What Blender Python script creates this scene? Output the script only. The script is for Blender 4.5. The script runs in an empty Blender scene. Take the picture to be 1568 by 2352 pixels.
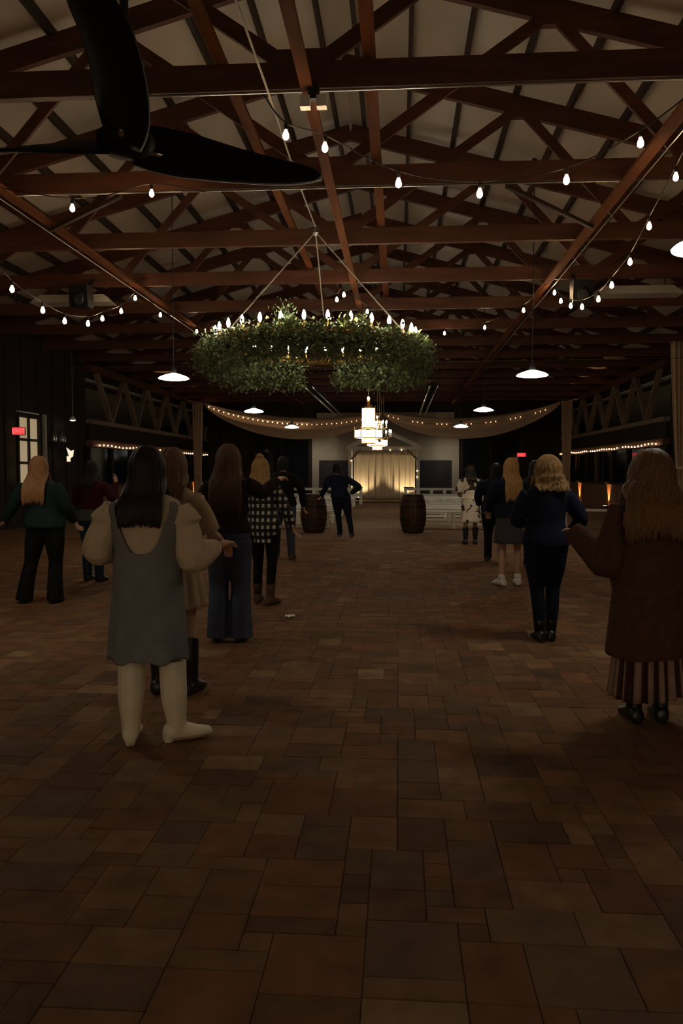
import bpy, math, random
import numpy as np
from mathutils import Vector, Matrix
R = math.radians
PI = math.pi
random.seed(7); rng = np.random.default_rng(7)
scene = bpy.context.scene
col = scene.collection

# ------------------------------------------------------------------ camera, world, exposure
cam_d = bpy.data.cameras.new('camera'); cam = bpy.data.objects.new('camera', cam_d); col.objects.link(cam)
cam_d.sensor_fit = 'VERTICAL'; cam_d.sensor_height = 36.0; cam_d.lens = 28.0
cam_d.clip_start = 0.05; cam_d.clip_end = 300
cam.location = (0.9, 0.0, 1.5)
cam.rotation_euler = (R(90 - 2.910), 0, R(4.091))
scene.camera = cam
w = bpy.data.worlds.new('night'); scene.world = w; w.use_nodes = True
w.node_tree.nodes['Background'].inputs[0].default_value = (0.10, 0.14, 0.28, 1)
w.node_tree.nodes['Background'].inputs[1].default_value = 0.002
vs = scene.view_settings
vs.view_transform = 'Standard'; vs.look = 'None'; vs.gamma = 1.0; vs.use_curve_mapping = False
vs.exposure = 2.0
scene.cycles.use_denoising = True
scene.cycles.use_light_tree = False
scene.cycles.max_bounces = 4
scene.cycles.sample_clamp_indirect = 2.0
# brightness of the hall's own lamps and the added bar globes (radiance of their glowing surfaces)
L_PENDANT = 8.2
L_WREATH = 22.0
L_FESTOON = 28.0
L_DECO = 2.3
L_FAIRY = 2.2
L_BAR_FILL = 78.0

# ------------------------------------------------------------------ helpers
def new_mesh_obj(name, verts, faces, mat=None, parent=None, smooth=False, colors=None):
    me = bpy.data.meshes.new(name)
    me.from_pydata([tuple(v) for v in verts], [], [tuple(f) for f in faces])
    if colors is not None:
        a = me.color_attributes.new('Col', 'FLOAT_COLOR', 'POINT')
        c = np.ones((len(verts), 4), dtype=np.float32); c[:, :3] = colors
        a.data.foreach_set('color', c.ravel())
    me.update()
    if smooth:
        me.polygons.foreach_set('use_smooth', [True] * len(me.polygons))
    if mat: me.materials.append(mat)
    o = bpy.data.objects.new(name, me); col.objects.link(o)
    if parent: o.parent = parent
    return o

def share(name, me, parent=None, loc=(0, 0, 0), rot=(0, 0, 0), scale=(1, 1, 1)):
    o = bpy.data.objects.new(name, me); col.objects.link(o)
    o.location = loc; o.rotation_euler = rot; o.scale = scale
    if parent: o.parent = parent
    return o

def empty(name, loc=(0, 0, 0), rz=0.0):
    o = bpy.data.objects.new(name, None); col.objects.link(o)
    o.location = loc; o.rotation_euler = (0, 0, rz); o.empty_display_size = 0.1
    return o

def tag(o, label=None, cat=None, group=None, kind=None):
    if label: o['label'] = label
    if cat: o['category'] = cat
    if group: o['group'] = group
    if kind: o['kind'] = kind
    return o

def thing(name, label, cat, loc=(0, 0, 0), rz=0.0, group=None):
    return tag(empty(name, loc, rz), label, cat, group)

class MB:
    def __init__(s): s.v = []; s.f = []
    def add(s, vs, fs):
        b = len(s.v); s.v += [tuple(x) for x in vs]; s.f += [tuple(i + b for i in f) for f in fs]; return s
    def box(s, c, d):
        x, y, z = c; a, b, h = d[0] / 2, d[1] / 2, d[2] / 2
        vs = [(x + i * a, y + j * b, z + k * h) for k in (-1, 1) for j in (-1, 1) for i in (-1, 1)]
        return s.add(vs, [(0, 2, 3, 1), (4, 5, 7, 6), (0, 1, 5, 4), (1, 3, 7, 5), (3, 2, 6, 7), (2, 0, 4, 6)])
    def bar(s, p, q, wd, ht, up=(0, 0, 1)):
        p = Vector(p); q = Vector(q); t = (q - p).normalized(); u = Vector(up)
        if abs(t.dot(u)) > 0.98: u = Vector((0, 1, 0)) if abs(t.y) < .9 else Vector((1, 0, 0))
        sd = t.cross(u).normalized(); u = sd.cross(t)
        vs = [e + sd * (i * wd / 2) + u * (k * ht / 2) for e in (p, q) for i, k in ((-1, -1), (1, -1), (1, 1), (-1, 1))]
        return s.add(vs, [(3, 2, 1, 0), (4, 5, 6, 7), (0, 1, 5, 4), (1, 2, 6, 5), (2, 3, 7, 6), (3, 0, 4, 7)])
    def sweep(s, st, n=10, cap=True):            # stations (center, ux, uy)
        b = len(s.v)
        for c, ux, uy in st:
            c = Vector(c); ux = Vector(ux); uy = Vector(uy)
            for i in range(n):
                a = 2 * PI * i / n; s.v.append(tuple(c + ux * math.cos(a) + uy * math.sin(a)))
        m = len(st)
        for j in range(m - 1):
            for i in range(n):
                k = (i + 1) % n
                s.f.append((b + j * n + i, b + j * n + k, b + (j + 1) * n + k, b + (j + 1) * n + i))
        if cap:
            s.f.append(tuple(b + i for i in reversed(range(n))))
            s.f.append(tuple(b + (m - 1) * n + i for i in range(n)))
        return s
    def tube(s, pts, rad, n=8, cap=True, flat=1.0):
        pts = [Vector(p) for p in pts]
        if not hasattr(rad, '__len__'): rad = [rad] * len(pts)
        ref = None; st = []
        for i, p in enumerate(pts):
            a = pts[max(0, i - 1)]; b = pts[min(len(pts) - 1, i + 1)]
            t = (b - a); t = t.normalized() if t.length > 1e-9 else Vector((0, 0, 1))
            if ref is None: ref = Vector((1, 0, 0)) if abs(t.x) < .8 else Vector((0, 1, 0))
            u = ref - t * ref.dot(t); u.normalize(); ref = u
            v = t.cross(u)
            st.append((p, u * rad[i], v * rad[i] * flat))
        return s.sweep(st, n, cap)
    def lathe(s, prof, n=16, c=(0, 0, 0), cap=True):
        st = [((c[0], c[1], c[2] + z), (r, 0, 0), (0, r, 0)) for r, z in prof]
        return s.sweep(st, n, cap)
    def ell(s, c, r, n=14, m=9, rot=None):
        c = Vector(c); st = []
        for j in range(m):
            a = -PI / 2 + PI * (j + .35) / (m - .3)
            ux = Vector((r[0] * math.cos(a), 0, 0)); uy = Vector((0, r[1] * math.cos(a), 0)); d = Vector((0, 0, r[2] * math.sin(a)))
            if rot is not None: ux = rot @ ux; uy = rot @ uy; d = rot @ d
            st.append((c + d, ux, uy))
        return s.sweep(st, n)
    def build(s, name, mat=None, parent=None, smooth=False):
        return new_mesh_obj(name, s.v, s.f, mat, parent, smooth)

def mesh_of(mb, name, mat, smooth=False):
    o = mb.build(name, mat, None, smooth); me = o.data; bpy.data.objects.remove(o); return me

def lin(c):
    return tuple(((x / 255) / 12.92 if x / 255 <= .04045 else ((x / 255 + .055) / 1.055) ** 2.4) for x in c)

MATS = {}
def mat(name, c, rough=.6, spec=.3, var=0.0, vs_=6.0, bump=0.0, bs=60.0, metal=0.0, emit=None, es=0.0, attr=False, sheen=0.0, stretch=(1, 1, 1), coat=0.0):
    if name in MATS: return MATS[name]
    m = bpy.data.materials.new(name); m.use_nodes = True; MATS[name] = m
    nt = m.node_tree; N = nt.nodes; Lk = nt.links; p = N['Principled BSDF']
    p.inputs['Base Color'].default_value = (*c, 1)
    p.inputs['Roughness'].default_value = rough; p.inputs['Specular IOR Level'].default_value = spec
    p.inputs['Metallic'].default_value = metal
    if sheen: p.inputs['Sheen Weight'].default_value = sheen
    if coat: p.inputs['Coat Weight'].default_value = coat
    if emit: p.inputs['Emission Color'].default_value = (*emit, 1); p.inputs['Emission Strength'].default_value = es
    tc = N.new('ShaderNodeTexCoord'); mp = N.new('ShaderNodeMapping'); mp.inputs['Scale'].default_value = stretch
    Lk.new(tc.outputs['Object'], mp.inputs['Vector'])
    src = None
    if attr:
        a = N.new('ShaderNodeAttribute'); a.attribute_name = 'Col'; src = a.outputs['Color']
    if var > 0:
        n1 = N.new('ShaderNodeTexNoise'); n1.inputs['Scale'].default_value = vs_; n1.inputs['Detail'].default_value = 6
        Lk.new(mp.outputs[0], n1.inputs['Vector'])
        mr = N.new('ShaderNodeMapRange'); mr.inputs[1].default_value = .25; mr.inputs[2].default_value = .75
        mr.inputs[3].default_value = 1 - var; mr.inputs[4].default_value = 1 + var
        Lk.new(n1.outputs['Fac'], mr.inputs[0])
        mx = N.new('ShaderNodeVectorMath'); mx.operation = 'SCALE'
        if src: Lk.new(src, mx.inputs[0])
        else: mx.inputs[0].default_value = c
        Lk.new(mr.outputs[0], mx.inputs['Scale']); src = mx.outputs[0]
    if src: Lk.new(src, p.inputs['Base Color'])
    if bump > 0:
        n2 = N.new('ShaderNodeTexNoise'); n2.inputs['Scale'].default_value = bs; n2.inputs['Detail'].default_value = 3
        Lk.new(mp.outputs[0], n2.inputs['Vector'])
        b = N.new('ShaderNodeBump'); b.inputs['Strength'].default_value = bump; b.inputs['Distance'].default_value = .01
        Lk.new(n2.outputs['Fac'], b.inputs['Height']); Lk.new(b.outputs[0], p.inputs['Normal'])
    return m

# materials of the building
M_wood = mat('stained_truss_timber', (.088, .031, .015), .55, .3, .35, 3, .25, 30, stretch=(.4, 1, 3))
M_board = mat('orange_brown_board', (.13, .045, .017), .8, .06, .3, 3, .25, 30, stretch=(3, .4, 3))
M_purl = mat('dark_purlin_timber', (.035, .02, .014), .6, .25, .3, 4)
M_liner = mat('tan_roof_liner', (.50, .42, .33), .42, .5, .10, 1.2, .12, 3)
M_dark = mat('dark_brown_boarding', (.022, .014, .011), .7, .2, .3, 3, .2, 20, stretch=(1, 3, .3))
M_wains = mat('brown_wainscot', (.16, .075, .035), .6, .25, .25, 3, .2, 20, stretch=(3, 3, .3))
M_tanwall = mat('tan_end_wall', (.30, .255, .195), .7, .2, .08, 2)
M_grey = mat('grey_brown_timber', (.22, .165, .12), .65, .2, .25, 3, .2, 25)
M_white = mat('white_painted_wood', (.72, .68, .58), .5, .4, .08, 6)
M_black = mat('matte_black', (.012, .012, .014), .5, .4)
M_fan = mat('navy_black_fan_blade', (.005, .006, .011), .6, .2)
M_steel = mat('galvanised_steel', (.42, .40, .37), .3, .5, metal=1.0)
M_brass = mat('brass', (.42, .24, .07), .4, .5, metal=1.0)
M_cable = mat('grey_cable', (.35, .31, .25), .5, .4)
M_wire = mat('black_wire', (.015, .012, .010), .6, .3)
M_whiteplastic = mat('white_plastic', (.75, .75, .72), .4, .4)
M_greymetal = mat('off_white_metal_casing', (.42, .39, .34), .5, .4, .08, 4)
M_grout = mat('dark_joint_sand', (.035, .024, .016), .9, .1)
def glow(name, c, s, sample=True):
    m = mat(name, (.8, .8, .8), .5, .2, emit=c, es=s)
    if not sample: m.cycles.emission_sampling = 'NONE'
    return m
G_pend = glow('pendant_lamp_glow', (1, .94, .80), L_PENDANT)
G_wre = glow('candle_bulb_glow', (1, .86, .62), L_WREATH)
G_fest = glow('edison_bulb_glow', (1, .66, .36), L_FESTOON)
G_deco = glow('frosted_glass_glow', (1, .93, .74), L_DECO)
G_deco2 = glow('crystal_bulb_glow', (1, .93, .80), 14.0)
G_fairy = glow('fairy_bulb_glow', (1, .62, .30), 2.6, False)
G_fairyd = glow('fairy_bulb_faint_glow', (1, .50, .24), .55, False)
G_win = glow('lit_blind_glow', (1, .74, .40), .065)
G_exit = glow('red_sign_glow', (1, .02, .03), .17)
G_exit2 = glow('red_letter_glow', (1, .10, .12), .3)

# ------------------------------------------------------------------ setting: floor of mixed pavers
HALF = 9.2; Y0, Y1 = -14.0, 41.5
def floor_mat():
    m = bpy.data.materials.new('paver_floor_far'); m.use_nodes = True
    nt = m.node_tree; N = nt.nodes; Lk = nt.links; p = N['Principled BSDF']
    p.inputs['Roughness'].default_value = .8; p.inputs['Specular IOR Level'].default_value = .1
    tc = N.new('ShaderNodeTexCoord')
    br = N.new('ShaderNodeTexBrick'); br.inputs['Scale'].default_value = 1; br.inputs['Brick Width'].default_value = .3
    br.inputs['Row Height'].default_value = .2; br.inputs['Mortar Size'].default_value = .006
    br.inputs['Color1'].default_value = (.23, .13, .068, 1); br.inputs['Color2'].default_value = (.17, .094, .05, 1)  # lighter than the single pavers, imitating brighter light on the far floor
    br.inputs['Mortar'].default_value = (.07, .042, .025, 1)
    Lk.new(tc.outputs['Object'], br.inputs['Vector']); Lk.new(br.outputs['Color'], p.inputs['Base Color'])
    return m
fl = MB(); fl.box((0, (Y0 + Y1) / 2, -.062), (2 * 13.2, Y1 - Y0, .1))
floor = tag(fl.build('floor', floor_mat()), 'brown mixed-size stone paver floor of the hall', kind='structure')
M_pav = mat('tumbled_paver', (.2, .13, .09), .8, .10, .30, 7, .25, 45, attr=True)
PAL = [(.152, .074, .034), (.172, .088, .040), (.130, .062, .028), (.160, .070, .030), (.138, .078, .040), (.205, .118, .060), (.105, .058, .031), (.156, .084, .038), (.124, .068, .035)]
PW = [5, 3, 4, 4, 3, 1.2, 1.2, 3, 2]
def pave():
    m = .1; ylo, yhi = .9, 17.5; ny = int((yhi - ylo) / m); xlo = -9.0; nx = 180
    used = np.zeros((nx, ny), bool); out = []
    sizes = [(3, 2), (2, 2), (2, 1), (3, 3), (2, 3), (1, 2), (4, 2), (3, 1), (1, 1)]; wts = [6, 4, 3, 2.5, 3, 1, 1, 1, .3]
    for j in range(ny):
        yy = ylo + j * m
        a = max(0, int((.9 - .52 * yy - 2.6 - xlo) / m)); b = min(nx, int((.9 + .37 * yy + 2.8 - xlo) / m))
        for i in range(a, b):
            if used[i, j]: continue
            for _ in range(12):
                sx, sy = random.choices(sizes, wts)[0]
                if _ == 11: sx = sy = 1
                if i + sx <= nx and j + sy <= ny and not used[i:i + sx, j:j + sy].any(): break
            used[i:i + sx, j:j + sy] = True
            out.append((xlo + i * m, yy, sx * m, sy * m))
    return out
pav = pave()
def paver_geo(x, y, a, b):
    g = .0014; t = -.001 - random.random() * .002; ch = .0035
    tx = random.uniform(-.002, .002); ty = random.uniform(-.002, .002)
    x0, x1, y0, y1 = x + g, x + a - g, y + g, y + b - g
    vs = [(x0, y0, -.02), (x1, y0, -.02), (x1, y1, -.02), (x0, y1, -.02)]
    for X, Y in ((x0, y0), (x1, y0), (x1, y1), (x0, y1)): vs.append((X, Y, t - .0015))
    for X, Y, i, j in ((x0 + ch, y0 + ch, -1, -1), (x1 - ch, y0 + ch, 1, -1), (x1 - ch, y1 - ch, 1, 1), (x0 + ch, y1 - ch, -1, 1)):
        vs.append((X, Y, min(0, t + tx * i + ty * j)))
    fs = []
    for k in (0, 4):
        for i in range(4): fs.append((k + i, k + (i + 1) % 4, k + 4 + (i + 1) % 4, k + 4 + i))
    fs.append((8, 9, 10, 11)); return vs, fs
def pcol():
    c = np.array(random.choices(PAL, PW)[0]); return c * random.uniform(.85, 1.15)
# the pavers that show largest come first, as single pieces
def shown(p):
    x, y, a, b = p; cx = x + a / 2; cy = y + b / 2
    u = (cx - .9) / cy
    return -(a * b / cy ** 3) if -.52 < u < .37 and cy > 1.85 else 0
pav.sort(key=shown)
SV, SF, SC = [], [], []
for i, p in enumerate(pav):
    vs_, fs_ = paver_geo(*p); c = pcol()
    if i < 300:
        new_mesh_obj('paver', vs_, fs_, M_pav, floor, False, np.tile(c, (12, 1)))
    else:
        b = len(SV); SV += vs_; SF += [tuple(q + b for q in f) for f in fs_]; SC += [c] * 12
tag(new_mesh_obj('pavers', SV, SF, M_pav, floor, False, np.array(SC)), kind='stuff')

# ------------------------------------------------------------------ setting: roof
APEX = 7.73; SL = .27
def roof_z(x, off=0.0): return APEX - SL * abs(x) + off
cl = MB()
for s in (-1, 1):
    z0 = roof_z(0, .27); z1 = roof_z(HALF + .3, .27)
    cl.add([(0, Y0, z0), (s * (HALF + .3), Y0, z1), (s * (HALF + .3), Y1, z1), (0, Y1, z0),
            (0, Y0, z0 + .06), (s * (HALF + .3), Y0, z1 + .06), (s * (HALF + .3), Y1, z1 + .06), (0, Y1, z0 + .06)],
           [(0, 1, 2, 3), (7, 6, 5, 4), (0, 4, 5, 1), (1, 5, 6, 2), (2, 6, 7, 3), (3, 7, 4, 0)])
ceiling = tag(cl.build('ceiling', M_liner), 'tan lined pitched roof above the trusses', kind='structure')
pm = MB(); pm.box((0, (Y0 + Y1) / 2, 0), (.06, Y1 - Y0, .14)); pme = mesh_of(pm, 'purlin', M_purl)
for s in (-1, 1):
    for k in range(12):
        x = s * (.25 + .8 * k)
        share('purlin', pme, ceiling, (x, 0, roof_z(x, .19)))

# ------------------------------------------------------------------ roof trusses
def truss_meshes():
    out = []
    b = MB(); b.box((0, 0, 5.12), (2 * HALF + .2, .09, .24)); out.append(('bottom_chord', mesh_of(b, 'bottom_chord', M_wood)))
    for s in (-1, 1):
        b = MB(); b.bar((0, 0, APEX), (s * (HALF + .1), 0, roof_z(HALF + .1)), .09, .28); out.append(('top_chord', mesh_of(b, 'top_chord', M_wood)))
    for s in (-1, 1):
        for (xb, xt) in ((.05, 2.7), (4.35, 2.7), (4.45, 5.9), (7.3, 5.95)):
            b = MB(); p = Vector((s * xb, 0, 5.16)); q = Vector((s * xt, 0, roof_z(xt, -.02))); b.bar(p, q, .14, .05, (0, 1, 0))
            out.append(('web', mesh_of(b, 'web', M_wood)))
    for s in (-1, 1):
        b = MB(); b.box((s * 2.7, 0, roof_z(2.7, -.07)), (.42, .10, .22)); out.append(('gusset_plate', mesh_of(b, 'gusset_plate', M_wood)))
    b = MB(); b.box((0, 0, 5.2), (.5, .10, .3)); out.append(('gusset_plate', mesh_of(b, 'gusset_plate', M_wood)))
    return out
TM = truss_meshes()
ORD = ['first', 'second', 'third', 'fourth', 'fifth', 'sixth', 'seventh', 'eighth', 'ninth', 'tenth', 'eleventh', 'twelfth', 'thirteenth', 'fourteenth']
TY = [7.47 + 2.5 * k for k in range(14)]
for k, y in enumerate(TY):
    t = thing('roof_truss', 'reddish-brown timber roof truss across the hall, %s from the camera' % ORD[k], 'truss', (0, y, 0), 0, 'roof trusses')
    for nm, me in TM: share(nm, me, t)
# longitudinal bracing boards lying on the bottom chords
for x, z, wd, lab in ((0.06, 5.0 - .02, .11, 'orange-brown bracing board running down the middle under the trusses'),
                 (.62, 5.28, .12, 'orange-brown bracing board lying on the trusses just right of the middle'),
                 (3.62, 5.0 - .02, .14, 'orange-brown bracing board under the trusses on the right'),
                 (-4.0, 5.0 - .02, .14, 'orange-brown bracing board under the trusses on the left'),
                 (-.75, 5.28, .11, 'orange-brown bracing board lying on the trusses left of the middle')):
    b = MB(); b.box((x, 23.2, z), (wd, 36.2, .04)); tag(b.build('bracing_board', M_board), lab, 'board', 'bracing boards along the trusses')
# dark slanted stay rods between the second and third truss
for p, q, lab in (((-2.6, 10.0, 4.97), (-4.05, 11.2, 4.93), 'thin dark stay slanting between trusses on the left'),
                  ((2.2, 10.0, 4.97), (3.6, 11.6, 4.93), 'thin dark stay slanting between trusses on the right')):
    b = MB(); b.bar(p, q, .05, .05); tag(b.build('stay_rod', M_purl), lab, 'rod')
# conduits running along the outer bracing boards and under the chords
for x, lab in ((-4.13, 'thin pale conduit along the left bracing board'), (3.75, 'thin pale conduit along the right bracing board')):
    b = MB(); b.tube([(x, 5.2, 4.94), (x, 41, 4.94)], .007, 6); tag(b.build('conduit', M_steel), lab, 'conduit', 'long conduits')
for k, (xa, xb) in enumerate(((-1.9, 4.0), (-4.6, 4.4))):
    b = MB(); b.tube([(xa, TY[k] - .02, 4.985), (xb, TY[k] - .02, 4.985)], .012, 6)
    tag(b.build('conduit', M_steel), 'thin pale conduit under the %s truss chord' % ORD[k], 'conduit', 'cross conduits')
b = MB(); b.tube([(-9.1, 21.2, 4.30), (9.1, 21.2, 4.42)], .008, 6); tag(b.build('tension_wire', M_steel), 'thin bright wire stretched across the hall beyond the wreath', 'wire')

# ------------------------------------------------------------------ side walls
def plank_wall(name, x, ya, yb, za, zb, t, m):
    b = MB(); b.box((x, (ya + yb) / 2, (za + zb) / 2), (t, yb - ya, zb - za)); return tag(b.build(name, m), kind='structure')
YS = 25.5
for s, side in ((-1, 'left'), (1, 'right')):
    wl = plank_wall('wall_' + side, s * (HALF + .2), Y0, YS, -.02, 5.5, .2, M_dark)
    wl['label'] = 'dark boarded %s wall of the near half of the hall' % side
    bt = MB(); bt.box((0, 0, 2.65), (.03, .05, 5.3)); bme = mesh_of(bt, 'batten', M_dark)
    for k in range(14): share('batten', bme, wl, (s * (HALF + .09), 12.5 + k * .95, 0))
    # far half: low wainscot, dark glazing, ledge, open braced girder above
    lw = empty('wall_%s_far' % side); tag(lw, 'wainscot, dark windows and braced girder of the far %s side' % side, kind='structure')
    pk = MB(); pk.box((0, 0, .5), (.06, .38, 1.0)); pke = mesh_of(pk, 'panel', M_wains)
    for k in range(40): share('panel', pke, lw, (s * (HALF + .03) + s * .01 * (k % 2), YS + .2 + k * .4, 0))
    b = MB(); b.box((s * HALF, (YS + Y1) / 2, 1.04), (.16, Y1 - YS, .08)); b.build('sill', M_dark, lw)
    b = MB(); b.box((s * HALF, (YS + Y1) / 2, 2.42), (.24, Y1 - YS, .22)); b.build('ledge', M_wains, lw)
    b = MB(); b.box((s * (HALF + .05), (YS + Y1) / 2, 2.8), (.08, Y1 - YS, .54)); b.build('fascia', M_dark, lw)
    b = MB(); b.box((s * HALF, (YS + Y1) / 2, 3.14), (.2, Y1 - YS, .14)); b.build('rail', M_grey, lw)
    b = MB(); b.box((s * HALF, (YS + Y1) / 2, 4.88), (.2, Y1 - YS, .24)); b.build('header', M_wood, lw)
    b = MB(); b.box((s * (HALF + .24), (YS + Y1) / 2, 5.0), (.06, Y1 - YS, 1.4)); b.build('upper_board', M_dark, lw)
    y = YS + .6
    while y < Y1 - 1.6:
        for dy in (-1.3, 1.3):
            b = MB(); b.bar((s * HALF, y + 1.4, 3.18), (s * HALF, y + 1.4 + dy, 4.8), .09, .17, (1, 0, 0)); b.build('strut', M_grey, lw)
        y += 2.7
    pst = MB(); pst.box((0, 0, 1.7), (.14, .14, 1.3)); pse = mesh_of(pst, 'mullion', M_dark)
    gl = MB(); gl.box((0, 0, 1.7), (.012, 2.1, 1.24)); gle = mesh_of(gl, 'pane', None)
    MGL = MATS.get('night_glass')
    if not MGL:
        MGL = mat('night_glass', (.004, .005, .008), .06, .6)
    gle.materials.append(MGL)
    for k in range(8):
        yy = YS + .9 + k * 2.1
        share('mullion', pse, lw, (s * HALF, yy - 1.0, 0))
        if yy < Y1 - .9: share('pane', gle, lw, (s * (HALF + .03), yy, 0))
    # outer lean-to seen through the struts
    b = MB(); b.add([(s * (HALF + .1), YS - 3, 4.5), (s * 13.2, YS - 3, 3.3), (s * 13.2, Y1, 3.3), (s * (HALF + .1), Y1, 4.5)], [(0, 1, 2, 3)])
    ce = b.build('ceiling_%s' % side, M_liner); tag(ce, 'tan sloping lean-to ceiling beyond the %s struts' % side, kind='structure')
    so = ce.modifiers.new('s', 'SOLIDIFY'); so.thickness = .05
    plank_wall('wall_%s_outer' % side, s * 13.2, YS - 3, Y1, -.02, 3.4, .1, M_dark)

# back of the hall, behind the photographer: a wall; bar and lamps added to light people's backs
b = MB(); b.box((0, Y0 - .1, 3.9), (2 * HALF + .6, .2, 7.9)); tag(b.build('wall_back', M_tanwall), 'tan back wall behind the camera', kind='structure')
t = thing('added_bar_counter', 'added wooden bar counter along the unseen back wall', 'counter', (0, -12.2, 0))
b = MB(); b.box((0, 0, .53), (7.0, .6, 1.06)); b.build('front', M_wains, t); b = MB(); b.box((0, 0, 1.09), (7.2, .75, .06)); b.build('top', M_grey, t)
for x in (-3, -1.5, 0, 1.5, 3):
    t = thing('fill_globe_lamp', 'added white globe fill lamp over the bar, %s' % {-3: 'leftmost', -1.5: 'second from left', 0: 'middle', 1.5: 'second from right', 3: 'rightmost'}[x], 'lamp', (x, -11.6, 2.25), 0, 'added bar fill lamps')
    b = MB(); b.lathe([(.21, -.01), (.20, .04), (.16, .12), (.08, .18), (.02, .2)], 20); b.build('shade', M_black, t, True)  # opaque shade keeps the added light off the trusses
    b = MB(); b.ell((0, 0, 0), (.16, .16, .14), 18, 12); b.build('globe', glow('bar_fill_glow', (1, .80, .52), L_BAR_FILL), t, True)
    b = MB(); b.tube([(0, 0, .15), (0, 0, roof_z(x, .27) - 2.25)], .01, 6); b.build('cord', M_black, t)

# end wall
we = empty('wall_end', (0, Y1, 0)); tag(we, 'far end wall with tan upper panel and dark doors', kind='structure')
b = MB(); b.box((0, .1, 3.9), (26.4, .16, 7.8)); b.build('backing', M_dark, we)
b = MB(); b.box((.2, -.02, 3.3), (7.1, .08, 2.5)); b.build('upper_panel', M_tanwall, we)
for x in (-3.42, 3.82):
    b = MB(); b.box((x, -.06, 1.75), (.36, .1, 3.5)); b.build('pilaster', M_tanwall, we)
for x in (-2.35, 2.75):
    b = MB(); b.box((x, -.04, 1.04), (1.75, .06, 2.08)); d = b.build('door_panel', mat('dark_plum_door', (.018, .014, .018), .6, .3), we)
    for dx in (-.45, .45):
        b = MB(); b.box((x + dx, -.08, 1.04), (.7, .03, 1.8)); b.build('raised_field', MATS['dark_plum_door'], d)
for x in (-5.2, 5.6):
    b = MB(); b.box((x, -.03, 1.75), (2.9, .03, 2.9)); g = b.build('pane', MATS['night_glass'], we)
    for dx in (-1.45, 0, 1.45):
        b = MB(); b.box((x + dx, -.05, 1.75), (.08, .05, 2.9)); b.build('mullion', M_dark, g)
st = MB(); st.box((.2, 39.6, .02), (5.2, 3.0, .12)); tag(st.build('stage_step', M_wains), 'low reddish-brown step under the white wedding arch', 'step')

# window with lit blind on the near left wall
wn = empty('window_1', (-HALF + .09, 20.9, 0)); tag(wn, 'tall six-pane window glowing tan beside the exit sign', kind='structure')
M_frame = mat('dark_window_frame', (.03, .016, .010), .5, .3)
for i in range(2):
    for j in range(3):
        b = MB(); b.box((.02, -.3 + .6 * i, 1.42 + .62 * j), (.03, .52, .55)); b.build('pane', G_win, wn)
for i in range(3):
    b = MB(); b.box((.05, -.6 + .6 * i, 2.05), (.07, .08, 1.95)); b.build('mullion', M_frame, wn)
for j in range(4):
    b = MB(); b.box((.05, 0, 1.11 + .62 * j), (.07, 1.24, .07)); b.build('glazing_bar', M_frame, wn)
b = MB(); b.box((.05, 0, 3.08), (.05, 1.24, .035)); b.build('head_trim', M_whiteplastic, wn)
b = MB(); b.box((-HALF + .14, 21.9, 1.55), (.08, .12, 3.1)); tag(b.build('trim_1', mat('pale_grey_post', (.42, .40, .35), .6, .3)), 'pale grey corner post beside the lit window', kind='structure')

# ------------------------------------------------------------------ exit signs
def exit_sign(loc, rz, label, wd=.31):
    t = thing('exit_sign', label, 'exit sign', loc, rz, 'exit signs')
    b = MB(); b.box((0, .03, 0), (wd, .05, .2)); b.build('housing', M_black, t)
    b = MB(); b.box((0, 0, 0), (wd - .02, .02, .18)); b.build('face', G_exit, t)
    cu = bpy.data.curves.new('letters', 'FONT'); cu.body = 'EXIT'; cu.size = .15; cu.align_x = 'CENTER'; cu.align_y = 'CENTER'; cu.extrude = .004
    o = bpy.data.objects.new('tmp', cu); col.objects.link(o); dg = bpy.context.evaluated_depsgraph_get()
    me = bpy.data.meshes.new_from_object(o.evaluated_get(dg)); bpy.data.objects.remove(o)
    me.materials.clear(); me.materials.append(G_exit2)
    l = share('letters', me, t, (0, -.013, 0), (R(90), 0, 0))
    b = MB(); b.tube([(0, .03, .1), (0, .03, roof_z(loc[0], .27) - loc[2])], .012, 6); b.build('hanger', M_black, t)
    return t
exit_sign((-8.4, 19.0, 2.49), R(12), 'red lit exit sign in front of the glowing window')
exit_sign((6.65, 38.0, 2.28), 0, 'small red lit exit sign above the right row of fairy lights', .42)

# ------------------------------------------------------------------ pendants
def pendant(x, y, label):
    t = thing('pendant_lamp', label, 'lamp', (x, y, 3.25), 0, 'white dome pendant lamps')
    b = MB(); b.lathe([(.285, -.012), (.29, 0), (.26, .025), (.19, .055), (.11, .08), (.06, .095)], 28); b.build('shade', mat('lit_opal_shade', (.85, .85, .80), .4, .4, emit=(1, .95, .82), es=.35), t, True)
    b = MB(); b.lathe([(.06, .09), (.055, .17), (.03, .21), (.012, .22)], 14); b.build('neck', M_black, t, True)
    b = MB(); b.lathe([(.05, -.04), (.16, -.033), (.24, -.02), (.27, -.012)], 28); b.build('diffuser', G_pend, t, True)
    b = MB(); zr = roof_z(x, .27) - 3.25; b.tube([(0, 0, .2), (0, 0, zr)], .009, 6); b.build('cord', M_black, t)
    b = MB(); b.lathe([(.05, zr - .04), (.05, zr + .01)], 12); b.build('canopy', M_black, t)
for k in range(-1, 5):
    y = 6.5 + 8.32 * k
    for s, sd in ((-1, 'left'), (1, 'right')):
        pos = ['nearest one in view', 'second in view', 'third in view', 'fourth in view', 'last of the row', 'behind the camera'][k]
        pendant(s * 3.32, y, 'white dome pendant lamp on the %s side, %s' % (sd, pos))

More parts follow.
